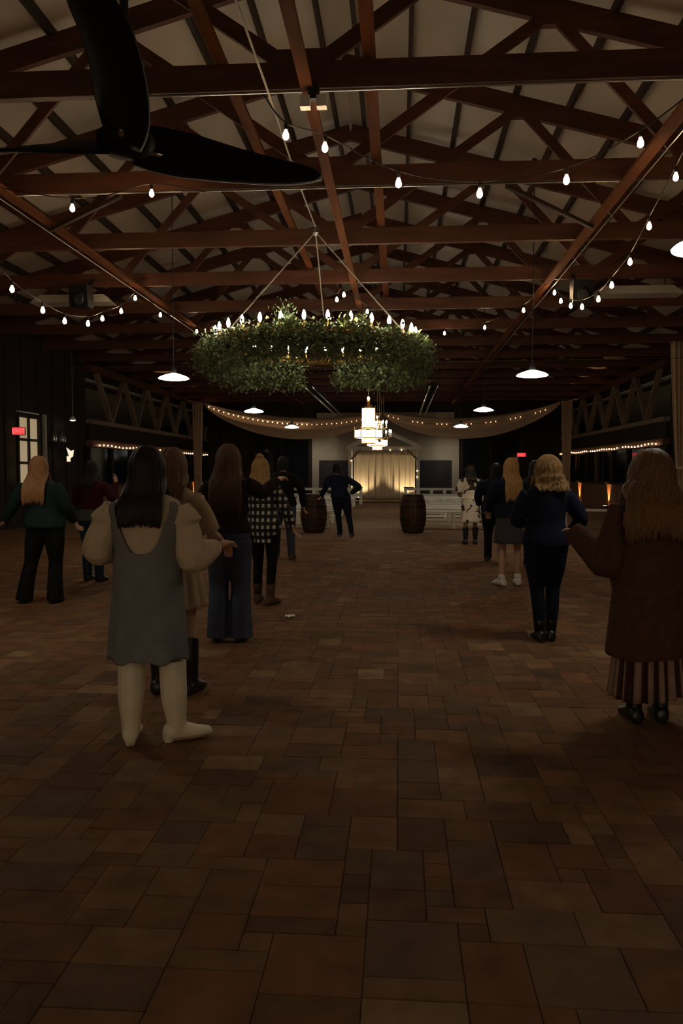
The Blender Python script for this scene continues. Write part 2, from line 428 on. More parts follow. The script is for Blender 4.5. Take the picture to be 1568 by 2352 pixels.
# ------------------------------------------------------------------ festoon strings
bulb_m = MB(); bulb_m.lathe([(.012, .04), (.016, .028), (.026, .004), (.029, -.016), (.025, -.034), (.012, -.046), (.003, -.05)], 12); BULB = mesh_of(bulb_m, 'bulb', G_fest, True)
sock_m = MB(); sock_m.lathe([(.008, .10), (.017, .09), (.019, .045), (.013, .04)], 10); SOCK = mesh_of(sock_m, 'socket', M_black, True)
def smooth_path(pts, n=8):
    out = []; P = [Vector(p) for p in pts]
    for i in range(len(P) - 1):
        p0 = P[max(i - 1, 0)]; p1 = P[i]; p2 = P[i + 1]; p3 = P[min(i + 2, len(P) - 1)]
        for k in range(n):
            t = k / n
            out.append(.5 * ((2 * p1) + (-p0 + p2) * t + (2 * p0 - 5 * p1 + 4 * p2 - p3) * t * t + (-p0 + 3 * p1 - 3 * p2 + p3) * t ** 3))
    out.append(P[-1]); return out
def festoon(label, start, bulbs, end):
    t = thing('festoon_string', label, 'string lights', bulbs[0], 0, 'festoon bulb strings')
    o = Vector(bulbs[0])
    path = [Vector(start) - o] + [Vector(b) + Vector((0, 0, .105)) - o for b in bulbs] + [Vector(end) - o]
    b = MB(); b.tube(smooth_path(path), .007, 5); b.build('wire', M_wire, t)
    for q in bulbs:
        s = share('socket', SOCK, t, Vector(q) - o); share('bulb', BULB, s)
festoon('festoon string swagged under the nearest truss, between middle and right', (-.35, 7.42, 4.955),
        [(-.14, 7.4, 4.58), (.21, 7.5, 4.5), (.89, 7.7, 4.23), (1.66, 7.8, 4.15), (2.45, 7.7, 4.22), (3.06, 7.5, 4.46)], (3.6, 7.45, 4.955))
festoon('festoon string in a deep swag along the right bracing board', (3.86, 8.5, 4.955),
        [(3.87, 9.0, 4.68), (3.84, 9.8, 4.4), (3.85, 10.6, 4.19), (3.83, 11.4, 4.08), (3.87, 12.3, 4.08), (3.81, 13.1, 4.13), (3.8, 13.9, 4.31), (3.79, 14.7, 4.56), (3.79, 15.3, 4.84)], (3.79, 15.7, 4.955))
festoon('festoon string in a deep swag along the left bracing board', (-4.1, 8.2, 4.955),
        [(-4.09, 9.2, 4.2), (-4.09, 10.1, 3.86), (-4.05, 10.9, 3.75), (-4.08, 11.7, 3.75), (-4.0, 12.4, 3.84), (-4.03, 13.1, 4.05), (-3.99, 13.9, 4.33), (-4.0, 14.7, 4.73)], (-4.0, 15.0, 4.955))
festoon('short festoon string with two bulbs left of the wreath', (-4.0, 15.1, 4.955), [(-3.98, 16.2, 4.71), (-3.81, 18.5, 4.77)], (-3.7, 20.0, 4.955))
festoon('festoon string with three bulbs right of the wreath', (3.6, 15.1, 4.955), [(3.33, 16.0, 4.66), (2.79, 18.0, 4.69), (1.99, 19.5, 4.83)], (1.2, 20.0, 4.955))
festoon('short festoon string with three bulbs above the wreath', (-.5, 15.0, 4.955), [(-.26, 15.0, 4.71), (-.1, 14.6, 4.71), (.25, 16.5, 4.78)], (.5, 17.4, 4.955))
festoon('festoon string with two bulbs beyond the fan blade, left', (-1.5, 9.9, 4.955), [(-2.05, 9.5, 4.82), (-2.9, 9.2, 4.57)], (-4.6, 9.0, 4.955))

# ------------------------------------------------------------------ wreath chandelier
CX_, CY_, CZ_ = -.35, 12.05, 3.36
def leaf_cloud(centers, normals, n_each, size, pal, droop=.3):
    """many small folded leaves; returns verts, faces, colors"""
    V, F, C = [], [], []
    for c, nrm in zip(centers, normals):
        for _ in range(n_each):
            d = Vector((random.gauss(0, 1), random.gauss(0, 1), random.gauss(0, 1))).normalized() * .8 + Vector(nrm); d.z -= droop; d.normalize()
            p = Vector(c) + Vector((random.gauss(0, .055), random.gauss(0, .055), random.gauss(0, .055)))
            sd = d.cross(Vector((random.gauss(0, 1), random.gauss(0, 1), random.gauss(0, 1)))).normalized()
            L = size * random.uniform(.6, 1.5); W = L * random.uniform(.22, .42); up = sd.cross(d) * W * .35
            b = len(V)
            V += [p, p + d * L * .5 + sd * W + up, p + d * L, p + d * L * .5 - sd * W + up, p + d * L * .55]
            F += [(b, b + 1, b + 4), (b + 1, b + 2, b + 4), (b + 2, b + 3, b + 4), (b + 3, b, b + 4)]
            k = random.choice(pal); C += [np.array(k) * random.uniform(.7, 1.25)] * 5
    return V, F, C
GREEN = [(.16, .215, .085), (.10, .15, .065), (.21, .26, .11), (.10, .15, .08), (.20, .225, .12), (.13, .165, .09)]
M_leaf = mat('mixed_green_leaves', (.1, .14, .06), .5, .3, .15, 20, attr=True)
def wreath():
    t = thing('wreath_chandelier', 'large ring chandelier wrapped in greenery with lit candle bulbs', 'chandelier', (CX_, CY_, CZ_))
    Rr = 1.5
    b = MB(); n = 72
    st_ = []
    for k in range(n + 1):
        a = 2 * PI * k / n; u = Vector((math.cos(a), math.sin(a), 0)); st_.append((u * (Rr - .05), u * .012, Vector((0, 0, .05))))
    b.sweep(st_, 6, False)
    st2 = [(c * ((Rr + .05) / (Rr - .05)), ux, uy) for c, ux, uy in st_]; b.sweep(st2, 6, False)
    st3 = [(c.normalized() * Rr + Vector((0, 0, -.04)), c.normalized() * .06, Vector((0, 0, .008))) for c, ux, uy in st_]; b.sweep(st3, 6, False)
    b.build('ring', M_brass, t, True)
    cm = MB(); cm.lathe([(.035, -.02), (.035, -.012), (.014, -.01), (.014, .085), (.011, .09)], 10); CME = mesh_of(cm, 'candle_holder', M_brass, True)
    bm = MB(); bm.lathe([(.010, .085), (.018, .10), (.027, .13), (.024, .17), (.011, .205), (.001, .218)], 10); BME = mesh_of(bm, 'bulb', G_wre, True)
    for k in range(30):
        a = 2 * PI * (k + .5) / 30
        h = share('candle_holder', CME, t, (Rr * math.cos(a), Rr * math.sin(a), .055)); share('bulb', BME, h)
    # three hanging cables
    for a in (R(88), R(192), R(-14)):
        p = Vector((Rr * math.cos(a), Rr * math.sin(a), 0)); q = Vector((.0, .0, 1.72))
        b = MB(); b.tube([p, q], .011, 6); b.build('hanging_cable', M_cable, t)
    b = MB(); b.lathe([(.02, 1.66), (.05, 1.7), (.05, 1.76), (.02, 1.8)], 10); b.build('hook', M_steel, t)
    # stems and greenery
    V, F, C = [], [], []
    cs, ns = [], []
    for k in range(2100):
        a = random.uniform(0, 2 * PI)
        far = math.sin(a)                                   # 1 = far side
        gap = abs(((a - R(93) + PI) % (2 * PI)) - PI)
        if gap < R(11): continue
        fi = random.uniform(0, 2 * PI); rr = random.uniform(.05, .20)
        side = abs(math.cos(a))
        rad = Rr + rr * math.cos(fi) + (.10 if math.cos(fi) > 0 else .0) * random.random()
        z = -.10 + rr * math.sin(fi) * (1.25) - .06 * side - (.09 if far > .2 else 0)
        u = Vector((math.cos(a), math.sin(a), 0)); z = min(z, .02 + random.random() * .05)
        cs.append(u * rad + Vector((0, 0, z))); ns.append(u * math.cos(fi) * .7 + Vector((0, 0, math.sin(fi) * .6)))
    v, f, c = leaf_cloud(cs, ns, 7, .058, GREEN); V += v; F += f; C += c
    # trailing sprigs pointing out and down
    for k in range(240):
        a = random.uniform(0, 2 * PI)
        if abs(((a - R(93) + PI) % (2 * PI)) - PI) < R(14): continue
        u = Vector((math.cos(a), math.sin(a), 0)); p = u * (Rr + random.uniform(-.05, .12)) + Vector((0, 0, -.12))
        d = (u * random.uniform(-.4, 1.0) + Vector((random.gauss(0, .4), random.gauss(0, .4), random.uniform(-1.0, .25)))).normalized()
        L = random.uniform(.15, .30)
        for j in range(9):
            q = p + d * L * j / 8 + Vector((0, 0, -.10 * (j / 8) ** 2))
            v, f, c = leaf_cloud([q], [d * .8], 3, .042, GREEN, .2)
            v = [Vector(x) for x in v]; b0 = len(V); V += v; F += [tuple(i + b0 for i in g) for g in f]; C += c
    # upright plume near the front and leafy clumps with bigger pale leaves
    for k in range(14):
        q = Vector((-.27 + random.gauss(0, .04), -1.45, .02 + k * .028))
        v, f, c = leaf_cloud([q], [Vector((0, 0, .8))], 9, .075 * (1.15 - k / 20), [(.10, .14, .06), (.08, .12, .05)], -.2)
        b0 = len(V); V += v; F += [tuple(i + b0 for i in g) for g in f]; C += c
    for ax, zz in ((-.1, .02), (.55, .08), (.75, .1), (1.15, .02), (1.45, .06), (1.6, .0), (-.25, .1)):
        a = math.acos(max(-1, min(1, ax / Rr))); yy = -math.sqrt(max(0, Rr ** 2 - ax ** 2))
        v, f, c = leaf_cloud([Vector((ax, yy, zz))] * 3, [Vector((ax * .3, -.3, .6))] * 3, 9, .085, [(.22, .28, .10), (.18, .24, .08), (.26, .30, .14)], 0)
        b0 = len(V); V += v; F += [tuple(i + b0 for i in g) for g in f]; C += c
    o = new_mesh_obj('foliage', V, [tuple(g) for g in F], M_leaf, t, False, np.array([list(x) for x in C])); tag(o, kind='stuff')
    b = MB(); pts = []
    for k in range(97):
        a = R(106) + (2 * PI - R(26)) * k / 96
        u = Vector((math.cos(a), math.sin(a), 0)); pts.append(u * (Rr + .02 * math.sin(k * 1.7)) + Vector((0, 0, -.12 + .03 * math.sin(k * 2.3))))
    b.tube(pts, .045, 7); b.build('garland_stem', mat('dark_green_brown_stem', (.03, .035, .018), .8, .1), t)
wreath()
# hoist cable running forward under the trusses
b = MB(); b.tube(smooth_path([(-.35, 12.05, 5.15), (-.33, 9.5, 5.02), (-.30, 7.25, 4.96), (-.30, 3.0, 4.9)], 5), .011, 6)
tag(b.build('hoist_cable', M_cable), 'pale hoist cable running from the wreath towards the camera', 'cable')
# emergency twin light on the first chord
t = thing('emergency_light', 'white twin-head emergency light under the nearest truss', 'light', (.12, 7.38, 4.84))
b = MB(); b.box((0, 0, .09), (.10, .08, .12)); b.build('body', M_black, t)
for s in (-1, 1):
    b = MB(); b.box((s * .075, -.02, 0), (.09, .09, .10)); b.build('lamp_head', M_whiteplastic, t)

# ------------------------------------------------------------------ ceiling fan
def fan():
    t = thing('ceiling_fan', 'huge black ceiling fan with three sculpted blades overhead', 'fan', (-1.02, 5.6, 3.80))
    b = MB(); b.lathe([(.06, -.07), (.15, -.06), (.20, -.01), (.20, .05), (.13, .11), (.07, .14)], 24); b.build('hub', M_fan, t, True)
    b = MB(); b.lathe([(.07, .12), (.11, .2), (.12, .34), (.05, .42), (.03, .5), (.03, 2.9)], 16); b.build('down_rod', M_black, t, True)
    for th in (43, 163, 283):
        a = R(th); d = Vector((math.cos(a), math.sin(a), .08)).normalized(); sd = Vector((-math.sin(a), math.cos(a), 0))
        st_ = []
        for k in range(25):
            q = k / 24; r = .1 + 1.62 * q
            wd = (.165 + .055 * math.sin(min(1, q / .28) * PI / 2)) * (1 - .28 * q) * (1 if q < .78 else math.sqrt(max(0.004, 1 - ((q - .78) / .222) ** 2)))
            tw = -R(26 * (1 - q) + 10)
            ux = (sd * math.cos(tw) + Vector((0, 0, 1)) * math.sin(tw)) * wd
            uy = (Vector((0, 0, 1)) * math.cos(tw) - sd * math.sin(tw)) * (.028 * (1 - .7 * q) + .004)
            c = d * r + sd * (.07 * math.sin(q * PI) - .02)
            st_.append((c, ux, uy))
        b = MB(); b.sweep(st_, 14); bl = b.build('blade', M_fan, t, True)
        b = MB(); b.tube([d * .13 + Vector((0, 0, -.03)), d * .27 + Vector((0, 0, -.035))], [.03, .022], 10, True, .6); b.build('blade_collar', M_steel, bl, True)
fan()

# ------------------------------------------------------------------ speakers and heaters on the trusses
for x, y, z, lab, rz in ((-4.95, 14.55, 4.72, 'black box loudspeaker hung high on the left', -.2), (4.1, 14.55, 4.66, 'black box loudspeaker hung high on the right', .2)):
    t = thing('loudspeaker', lab, 'speaker', (x, y, z), rz, 'truss loudspeakers')
    b = MB(); b.add([(-.19, -.12, -.2), (.19, -.12, -.2), (.13, .16, -.2), (-.13, .16, -.2), (-.19, -.15, .2), (.19, -.15, .2), (.13, .16, .2), (-.13, .16, .2)],
                    [(3, 2, 1, 0), (4, 5, 6, 7), (0, 1, 5, 4), (1, 2, 6, 5), (2, 3, 7, 6), (3, 0, 4, 7)]); b.build('cabinet', M_black, t)
    b = MB(); b.lathe([(.13, 0), (.12, -.012), (.03, .02)], 20); o = b.build('woofer', mat('speaker_cone_grey', (.03, .03, .032), .5, .4), t, True); o.location = (0, -.145, -.05); o.rotation_euler = (R(90), 0, 0)
    b = MB(); b.bar((0, .1, .15), (0, .4, .42), .05, .03); b.build('bracket', M_black, t)
for x, lab in ((-5.3, 'long pale heater casing hung under the trusses on the left'), (5.2, 'long pale heater casing hung under the trusses on the right')):
    t = thing('heater', lab, 'heater', (x, 15.0, 4.76), 0, 'truss heaters')
    b = MB(); b.add([(-.78, -.2, -.07), (.78, -.2, -.07), (.78, .2, -.07), (-.78, .2, -.07), (-.62, -.12, .09), (.62, -.12, .09), (.62, .12, .09), (-.62, .12, .09)],
                    [(3, 2, 1, 0), (4, 5, 6, 7), (0, 1, 5, 4), (1, 2, 6, 5), (2, 3, 7, 6), (3, 0, 4, 7)]); b.build('casing', M_greymetal, t)
    for dx in (-.5, .5):
        b = MB(); b.tube([(dx, 0, .08), (dx, 0, .26)], .012, 6); b.build('hanger', M_black, t)
for x, lab in ((-1.6, 'shiny metal duct pipe under the far trusses, left of the middle'), (1.85, 'shiny metal duct pipe under the far trusses, right of the middle')):
    t = thing('tube_heater', lab, 'heater', (x, 27.5, 3.85), 0, 'far tube heaters')
    b = MB(); b.tube([(-.1, -5.5, -.02), (-.1, 5.5, -.02)], .028, 10); b.build('tube', M_steel, t, True)
    b = MB(); b.tube([(.12, -5.5, -.02), (.12, 5.5, -.02)], .018, 10); b.build('tube', M_steel, t, True)
    b = MB(); b.add([(-.17, -5.5, 0), (-.1, -5.5, .08), (.12, -5.5, .08), (.17, -5.5, 0), (-.17, 5.5, 0), (-.1, 5.5, .08), (.12, 5.5, .08), (.17, 5.5, 0)],
                    [(0, 1, 5, 4), (1, 2, 6, 5), (2, 3, 7, 6)]); o = b.build('reflector', mat('matt_dark_reflector', (.02, .014, .012), .95, .03), t); m_ = o.modifiers.new('s', 'SOLIDIFY'); m_.thickness = .01
    for yy in (-4.5, 0, 4.5):
        b = MB(); b.tube([(0, yy, .1), (0, yy, 1.15)], .01, 6); b.build('hanger', M_black, t)

# ------------------------------------------------------------------ art-deco chandeliers and crystal candelabra
def hexring(r, z): return [(r * math.cos(R(60 * k)), r * math.sin(R(60 * k)), z) for k in range(6)]
def deco(x, y, zb, label):
    t = thing('lantern_chandelier', label, 'chandelier', (x, y, zb), 0, 'tiered lantern chandeliers')
    def tier(r, z0, z1, arch=False):
        for k in range(6):
            a = Vector(hexring(r, z0)[k]); c = Vector(hexring(r, z0)[(k + 1) % 6]); up = Vector((0, 0, z1 - z0)); n = (a + c).normalized(); n.z = 0
            q = MB(); i = .008
            q.add([a - n * .012, c - n * .012, c - n * .012 + up, a - n * .012 + up, a * .97, c * .97, c * .97 + up, a * .97 + up], [(0, 1, 2, 3), (7, 6, 5, 4)]); q.build('pane', G_deco, t)
            q = MB(); q.bar(a, a + up * 1.0, .022, .022); q.bar(a, c, .02, .026); q.bar(a + up, c + up, .02, .026)
            if arch:
                m_ = (a + c) / 2; pts = [a + (c - a) * (u / 8) + Vector((0, 0, (z1 - z0) * (.55 + .38 * math.sin(PI * u / 8)))) + n * .004 for u in range(9)]; q.tube(pts, .007, 4)
            fr = q.build('frame', M_brass, t)
        q = MB()
        for z in (z0, ):
            p = hexring(r * .98, z); q.add(p + [(0, 0, z)], [(k, (k + 1) % 6, 6) for k in range(6)])
        q.build('base_glass', G_deco, t)
    tier(.18, .02, .155); tier(.385, .17, .39, True); tier(.18, .44, .98)
    q = MB(); q.lathe([(.19, .0), (.21, .012), (.19, .02)], 6); q.build('bottom_plate', M_brass, t)
    q = MB(); q.lathe([(.19, .40), (.21, .42), (.19, .44)], 6); q.build('collar', M_brass, t)
    for k in range(6):
        for r, z in ((.385, .39), (.18, .98)):
            p = hexring(r, z)[k]; q = MB(); q.lathe([(.008, 0), (.011, .03), (.003, .085)], 6, p); q.build('finial', M_brass, t)
    q = MB(); q.lathe([(.13, .985), (.06, 1.0), (.05, 1.12), (.055, 1.16), (.04, 1.2), (.035, 1.3), (.012, 1.33)], 8); q.build('crown', M_brass, t)
    q = MB(); q.lathe([(.006, 1.2), (.03, 1.215), (.035, 1.24), (.02, 1.275), (.004, 1.285)], 10, (0, -.055, 0)); q.build('crown_bulb', G_fest, t, True)
    q = MB(); q.tube([(0, 0, 1.3), (0, 0, 4.96 - zb)], .008, 6); q.build('cable', M_cable, t)
deco(.07, 22.0, 2.26, 'brass and frosted glass tiered lantern chandelier, nearer of two')
deco(.10, 30.0, 2.29, 'brass and frosted glass tiered lantern chandelier, farther one, lower in view')
def crystal():
    t = thing('candle_chandelier', 'glittering branched chandelier with candle bulbs behind the nearer lantern', 'chandelier', (.28, 26.0, 2.45))
    q = MB(); q.lathe([(.02, 0), (.06, .04), (.03, .1), (.05, .2), (.025, .3), (.04, .45), (.02, .62), (.03, .7), (.01, .8)], 12); q.build('stem', M_brass, t, True)
    q = MB(); q.tube([(0, 0, .75), (0, 0, roof_z(.28, .26) - 2.45)], .008, 6); q.build('chain', M_cable, t)
    cm = MB(); cm.lathe([(.03, -.01), (.03, 0), (.012, .005), (.012, .07)], 8); ce = mesh_of(cm, 'candle', M_white, True)
    bm = MB(); bm.lathe([(.01, .07), (.022, .10), (.016, .14), (.002, .17)], 8); be = mesh_of(bm, 'bulb', G_deco2, True)
    dm = MB(); dm.lathe([(.002, -.07), (.012, -.045), (.006, -.02), (.002, 0)], 6); de = mesh_of(dm, 'crystal_drop', mat('crystal', (.85, .85, .85), .1, .8), True)
    for n, r, z in ((8, .38, .22), (8, .24, .52)):
        for k in range(n):
            a = 2 * PI * k / n + z
            pts = [Vector((math.cos(a) * r * u, math.sin(a) * r * u, z - .12 * math.sin(u * PI) + (.02 if u == 1 else 0))) for u in (0, .25, .5, .75, .92, 1)]
            q = MB(); q.tube(pts, .008, 5); ar = q.build('arm', M_brass, t)
            c = share('candle', ce, ar, pts[-1]); share('crystal_drop', de, ar, pts[-1] + Vector((0, 0, -.02))); share('bulb', be, ar, pts[-1])
crystal()

# ------------------------------------------------------------------ fairy lights on the side ledges
fb = MB(); fb.ell((0, 0, 0), (.022, .022, .028), 8, 6); FB = mesh_of(fb, 'bulb', G_fairy, True)
fb = MB(); fb.ell((0, 0, 0), (.024, .024, .030), 8, 6); FBD = mesh_of(fb, 'bulb', G_fairyd, True)
for s, side in ((-1, 'left'), (1, 'right')):
    t = thing('fairy_light_string', 'string of tiny warm lights along the %s wall ledge' % side, 'string lights', (s * (HALF - .15), 26.0, 2.40), 0, 'ledge fairy lights')
    pts = []
    for k in range(41):
        y = k * .375; pts.append(Vector((0, y, .02 * math.sin(k * .8) - .02)))
    b = MB(); b.tube(pts, .006, 4); b.build('wire', M_wire, t)
    for k, p in enumerate(pts):
        if k % 13 == 11: continue
        share('bulb', FB, t, p + Vector((-s * .015, 0, -.01 + random.uniform(-.012, .012))))

# ------------------------------------------------------------------ draped swags at the far end
def cloth(name, c, trans=.35, rough=.9):
    m = bpy.data.materials.new(name); m.use_nodes = True; nt = m.node_tree; N = nt.nodes; Lk = nt.links
    p = N['Principled BSDF']; p.inputs['Base Color'].default_value = (*c, 1); p.inputs['Roughness'].default_value = rough; p.inputs['Specular IOR Level'].default_value = .1
    tr = N.new('ShaderNodeBsdfTranslucent'); tr.inputs[0].default_value = (*c, 1); mx = N.new('ShaderNodeMixShader'); mx.inputs[0].default_value = trans
    Lk.new(p.outputs[0], mx.inputs[1]); Lk.new(tr.outputs[0], mx.inputs[2]); Lk.new(mx.outputs[0], N['Material Output'].inputs[0])
    return m
M_sheer = cloth('sheer_ivory_fabric', (.78, .62, .46), .5)
M_curt = cloth('ivory_curtain', (.74, .62, .44), .25)
def swag(xa, za, xb, zb, sag_top, sag_bot, side):
    t = thing('fabric_swag', 'sheer ivory fabric swag across the far end, %s half' % side, 'drape', ((xa + xb) / 2, 37.38, 3.1), 0, 'far fabric swags')
    nu, nv = 48, 10; V, F = [], []; ox = (xa + xb) / 2
    for i in range(nu + 1):
        u = i / nu; x = xa + (xb - xa) * u; zl = za + (zb - za) * u; q = 4 * u * (1 - u)
        q = q ** .8
        zt = zl - sag_top * q; zo = zl - .12 - sag_bot * q
        for j in range(nv + 1):
            v = j / nv; V.append((x - ox, .10 * math.sin(v * 16 + u * 3) * q + .04 * math.sin(u * 30), zt + (zo - zt) * v - 3.1))
    for i in range(nu):
        for j in range(nv):
            a = i * (nv + 1) + j; F.append((a, a + 1, a + nv + 2, a + nv + 1))
    o = new_mesh_obj('fabric', V, F, M_sheer, t, True); m_ = o.modifiers.new('s', 'SOLIDIFY'); m_.thickness = .01
    e = -1 if side == 'left' else 1; xe, ze = (xa, za) if e < 0 else (xb, zb)
    b = MB(); b.tube([(xe - ox, 0, ze - 3.15), (e * 9.09 - ox, 0, ze - 3.0)], .015, 6); b.build('tie_rope', M_sheer, t)
    xi, zi = (xb, zb) if e < 0 else (xa, za)
    b = MB(); b.tube([(xi - ox, 0, zi - 3.15), (xi - ox, .02, 5.02 - 3.1)], .012, 6); b.build('tie_rope', M_sheer, t)
    # lights along the swag
    t2 = thing('fairy_light_string', 'string of faint warm bulbs along the %s fabric swag' % side, 'string lights', (ox, 37.30, 3.1), 0, 'swag fairy lights')
    pts = []
    for k in range(1, 36):
        u = k / 36; q = (4 * u * (1 - u)) ** .8; zl = za + (zb - za) * u
        pts.append(Vector((xa + (xb - xa) * u - ox, 0, zl - .08 - (sag_top * .72 + sag_bot * .28) * q - 3.1)))
    b = MB(); b.tube([Vector((pts[0].x - .15, .06, pts[0].z + .12))] + pts + [Vector((pts[-1].x + .15, .06, pts[-1].z + .12))], .005, 4); b.build('wire', M_wire, t2)
    for k, p in enumerate(pts):
        if side == 'right' and k % 5 > 2: continue
        share('bulb', FBD if (side == 'right' or k > 20) else FB, t2, p + Vector((0, -.03, 0)))
swag(-8.27, 4.76, .1, 4.27, .46, 1.36, 'left')
swag(.2, 4.27, 8.27, 4.72, .48, 1.34, 'right')
# curtains hanging at the side posts
def side_curtain(loc, rz, label, H, wtop, wmid, ztie, tail=1.2):
    t = thing('curtain', label, 'curtain', loc, rz, 'side curtains')
    V, F = [], []; n, m = 40, 24
    for j in range(m + 1):
        z = H * (1 - j / m); d = abs(z - ztie) / (H - ztie) if z > ztie else abs(z - ztie) / ztie * .5
        wd = wmid + (wtop - wmid) * min(1, d) ** .8
        for i in range(n + 1):
            u = i / n; V.append(((u - .5) * wd, .07 * math.sin(u * 40) * (.4 + .6 * d), z))
    for j in range(m):
        for i in range(n):
            a = j * (n + 1) + i; F.append((a, a + 1, a + n + 2, a + n + 1))
    o = new_mesh_obj('fabric', V, F, M_sheer, t, True); m_ = o.modifiers.new('s', 'SOLIDIFY'); m_.thickness = .012
    b = MB(); b.lathe([(wmid * .55, -.04), (wmid * .55, .04)], 12, (0, 0, ztie)); b.build('tie_back', M_sheer, t)
side_curtain((8.66, 22.38, 0.0), R(0), 'tall ivory curtain tied back against the right wall', 5.02, .86, .42, 1.6)
side_curtain((-8.5, 36.9, 0.0), R(0), 'narrow ivory curtain hanging at the left end of the swag', 4.7, .5, .35, 1.4)
side_curtain((8.5, 36.9, 0.0), R(0), 'narrow ivory curtain hanging at the right end of the swag', 4.7, .5, .35, 1.4)

# ------------------------------------------------------------------ wedding arch
def arch():
    t = thing('wedding_arch', 'white gabled wooden wedding arch at the end of the aisle', 'arch', (.19, 39.0, .08))
    hw = 1.67
    for y in (0, 1.3):
        for s in (-1, 1):
            b = MB(); b.box((s * hw, y, 1.28), (.14, .14, 2.56)); b.build('post', M_white, t)
            b = MB(); b.bar((s * (hw + .12), y, 2.62), (0, y, 3.45), .10, .14); b.build('rafter', M_white, t)
            b = MB(); b.bar((s * hw, y, 1.95), (s * (hw - .55), y, 2.5), .09, .09); b.build('knee_brace', M_grey, t)
        b = MB(); b.box((0, y, 2.56), (2 * hw + .3, .12, .16)); b.build('beam', M_white, t)
    for s in (-1, 1):
        b = MB(); b.box((s * hw, .65, 2.56), (.12, 1.3, .14)); b.build('side_beam', M_white, t)
    # curtain hung inside
    c = thing('backdrop_curtain', 'ivory pleated backdrop curtain hanging inside the white arch', 'curtain', (.19, 40.1, .08))
    V, F = [], []; n, m = 150, 10
    for j in range(m + 1):
        for i in range(n + 1):
            u = i / n; V.append(((u - .5) * 3.05, .045 * math.sin(u * 55 + .8 * math.sin(u * 17)) + .018 * math.sin(u * 130), .02 + 2.42 * j / m))
    for j in range(m):
        for i in range(n):
            a = j * (n + 1) + i; F.append((a, a + 1, a + n + 2, a + n + 1))
    o = new_mesh_obj('fabric', V, F, M_curt, c, True); m_ = o.modifiers.new('s', 'SOLIDIFY'); m_.thickness = .01
    b = MB(); b.tube([(-1.6, 0, 2.46), (1.6, 0, 2.46)], .02, 8); b.build('rod', M_steel, c)
    f = thing('fairy_light_string', 'few tiny lights pinned on the white arch', 'string lights', (.19, 38.9, .08))
    q = [(-.3, 0, 2.46), (.3, 0, 2.45), (.85, 0, 2.45), (-1.58, 0, 1.95), (1.6, 0, 1.45), (1.6, 0, 1.15)]
    b = MB(); b.tube([(-1.6, .0, 1.9), (-1.6, 0, 2.44), (1.62, 0, 2.44), (1.62, 0, 1.1)], .004, 4); b.build('wire', M_wire, f)
    for p in q: share('bulb', FB, f, p)
arch()
def uplight(x, y, z, tilt, c, power, ang, label, group):
    t = thing('uplight', label, 'light', (x, y, z), 0, group)
    b = MB(); b.lathe([(.09, 0), (.1, .02), (.1, .14), (.085, .15)], 14); b.build('can', M_black, t, True)
    b = MB(); b.lathe([(.075, .149), (.075, .153)], 14); b.build('lens', glow('uplight_lens_%s' % group, c, 3.0), t)
    ld = bpy.data.lights.new('spot', 'SPOT'); ld.energy = power; ld.color = c; ld.spot_size = R(ang); ld.spot_blend = .5; ld.shadow_soft_size = .04
    lo = bpy.data.objects.new('spot', ld); col.objects.link(lo); lo.parent = t; lo.location = (0, 0, .2); lo.rotation_euler = tilt
WARM = (1, .78, .48); AMB = (1, .50, .20)
for x, lab in ((-1.05, 'small warm uplight at the left foot of the backdrop curtain'), (1.3, 'small warm uplight at the right foot of the backdrop curtain')):
    uplight(x, 39.4, .08, (R(180 - 22), 0, 0), WARM, 19, 120, lab, 'curtain uplights')
for x, y, lab in ((9.06, 37.3, 'amber uplight on the right wainscot, farther of two'), (9.06, 32.2, 'amber uplight on the right wainscot, nearer of two'),
                  (-9.06, 38.9, 'amber uplight at the far left wainscot'), (-9.06, 33.0, 'amber uplight on the left wainscot, nearer one')):
    uplight(x, y, 0, (0, R(180 + 14 * (1 if x > 0 else -1)), 0), AMB, 75, 58, lab, 'wall uplights')

# ------------------------------------------------------------------ benches, barrels, low table
def bench_meshes(L=2.4):
    out = []
    for y in (-.15, 0, .15):
        b = MB(); b.box((0, y, .435), (L, .13, .04)); out.append(('seat_slat', mesh_of(b, 'seat_slat', M_white)))
    for k in range(3):
        x = -L / 2 + .2 + k * (L - .4) / 2
        for y in (-.16, .16):
            b = MB(); b.box((x, y, .2075), (.07, .06, .415)); out.append(('leg', mesh_of(b, 'leg', M_white)))
        b = MB(); b.box((x, 0, .385), (.05, .36, .06)); out.append(('crosspiece', mesh_of(b, 'crosspiece', M_white)))
    for y in (-.16, .16):
        b = MB(); b.box((0, y, .12), (L - .3, .03, .06)); out.append(('stretcher', mesh_of(b, 'stretcher', M_white)))
    return out
BM = bench_meshes()
for k in range(8):
    y = 21.2 + 1.85 * k
    for sd, x in (('left', -2.0), ('right', 2.35)):
        t = thing('slatted_bench', 'white backless bench on the %s of the aisle, %s row from the barrels' % (sd, ORD[k]), 'bench', (x, y, 0), 0, 'ceremony benches')
        for nm, me in BM: share(nm, me, t)
for sd, xa, xb in (('left', -5.2, -.75), ('right', 1.15, 5.4)):
    t = thing('low_railing', 'low white openwork railing beyond the benches, %s of the aisle' % sd, 'railing', ((xa + xb) / 2, 36.4, 0)); L = xb - xa
    b = MB(); b.box((0, 0, .70), (L, .07, .11)); b.build('top_rail', M_white, t)
    b = MB(); b.box((0, 0, .41), (L, .05, .16)); b.build('lower_panel', M_white, t)
    n = int(L / .55)
    for k in range(n + 1):
        x = -L / 2 + .07 + k * (L - .14) / n; b = MB(); b.box((x, 0, .37), (.14, .06, .74)); b.build('post', M_white, t)
    e = L / 2 - .22 if sd == 'left' else -L / 2 + .22
    b = MB(); b.box((e, 0, .77), (.46, .12, .05)); b.build('end_cap', M_wains, t)
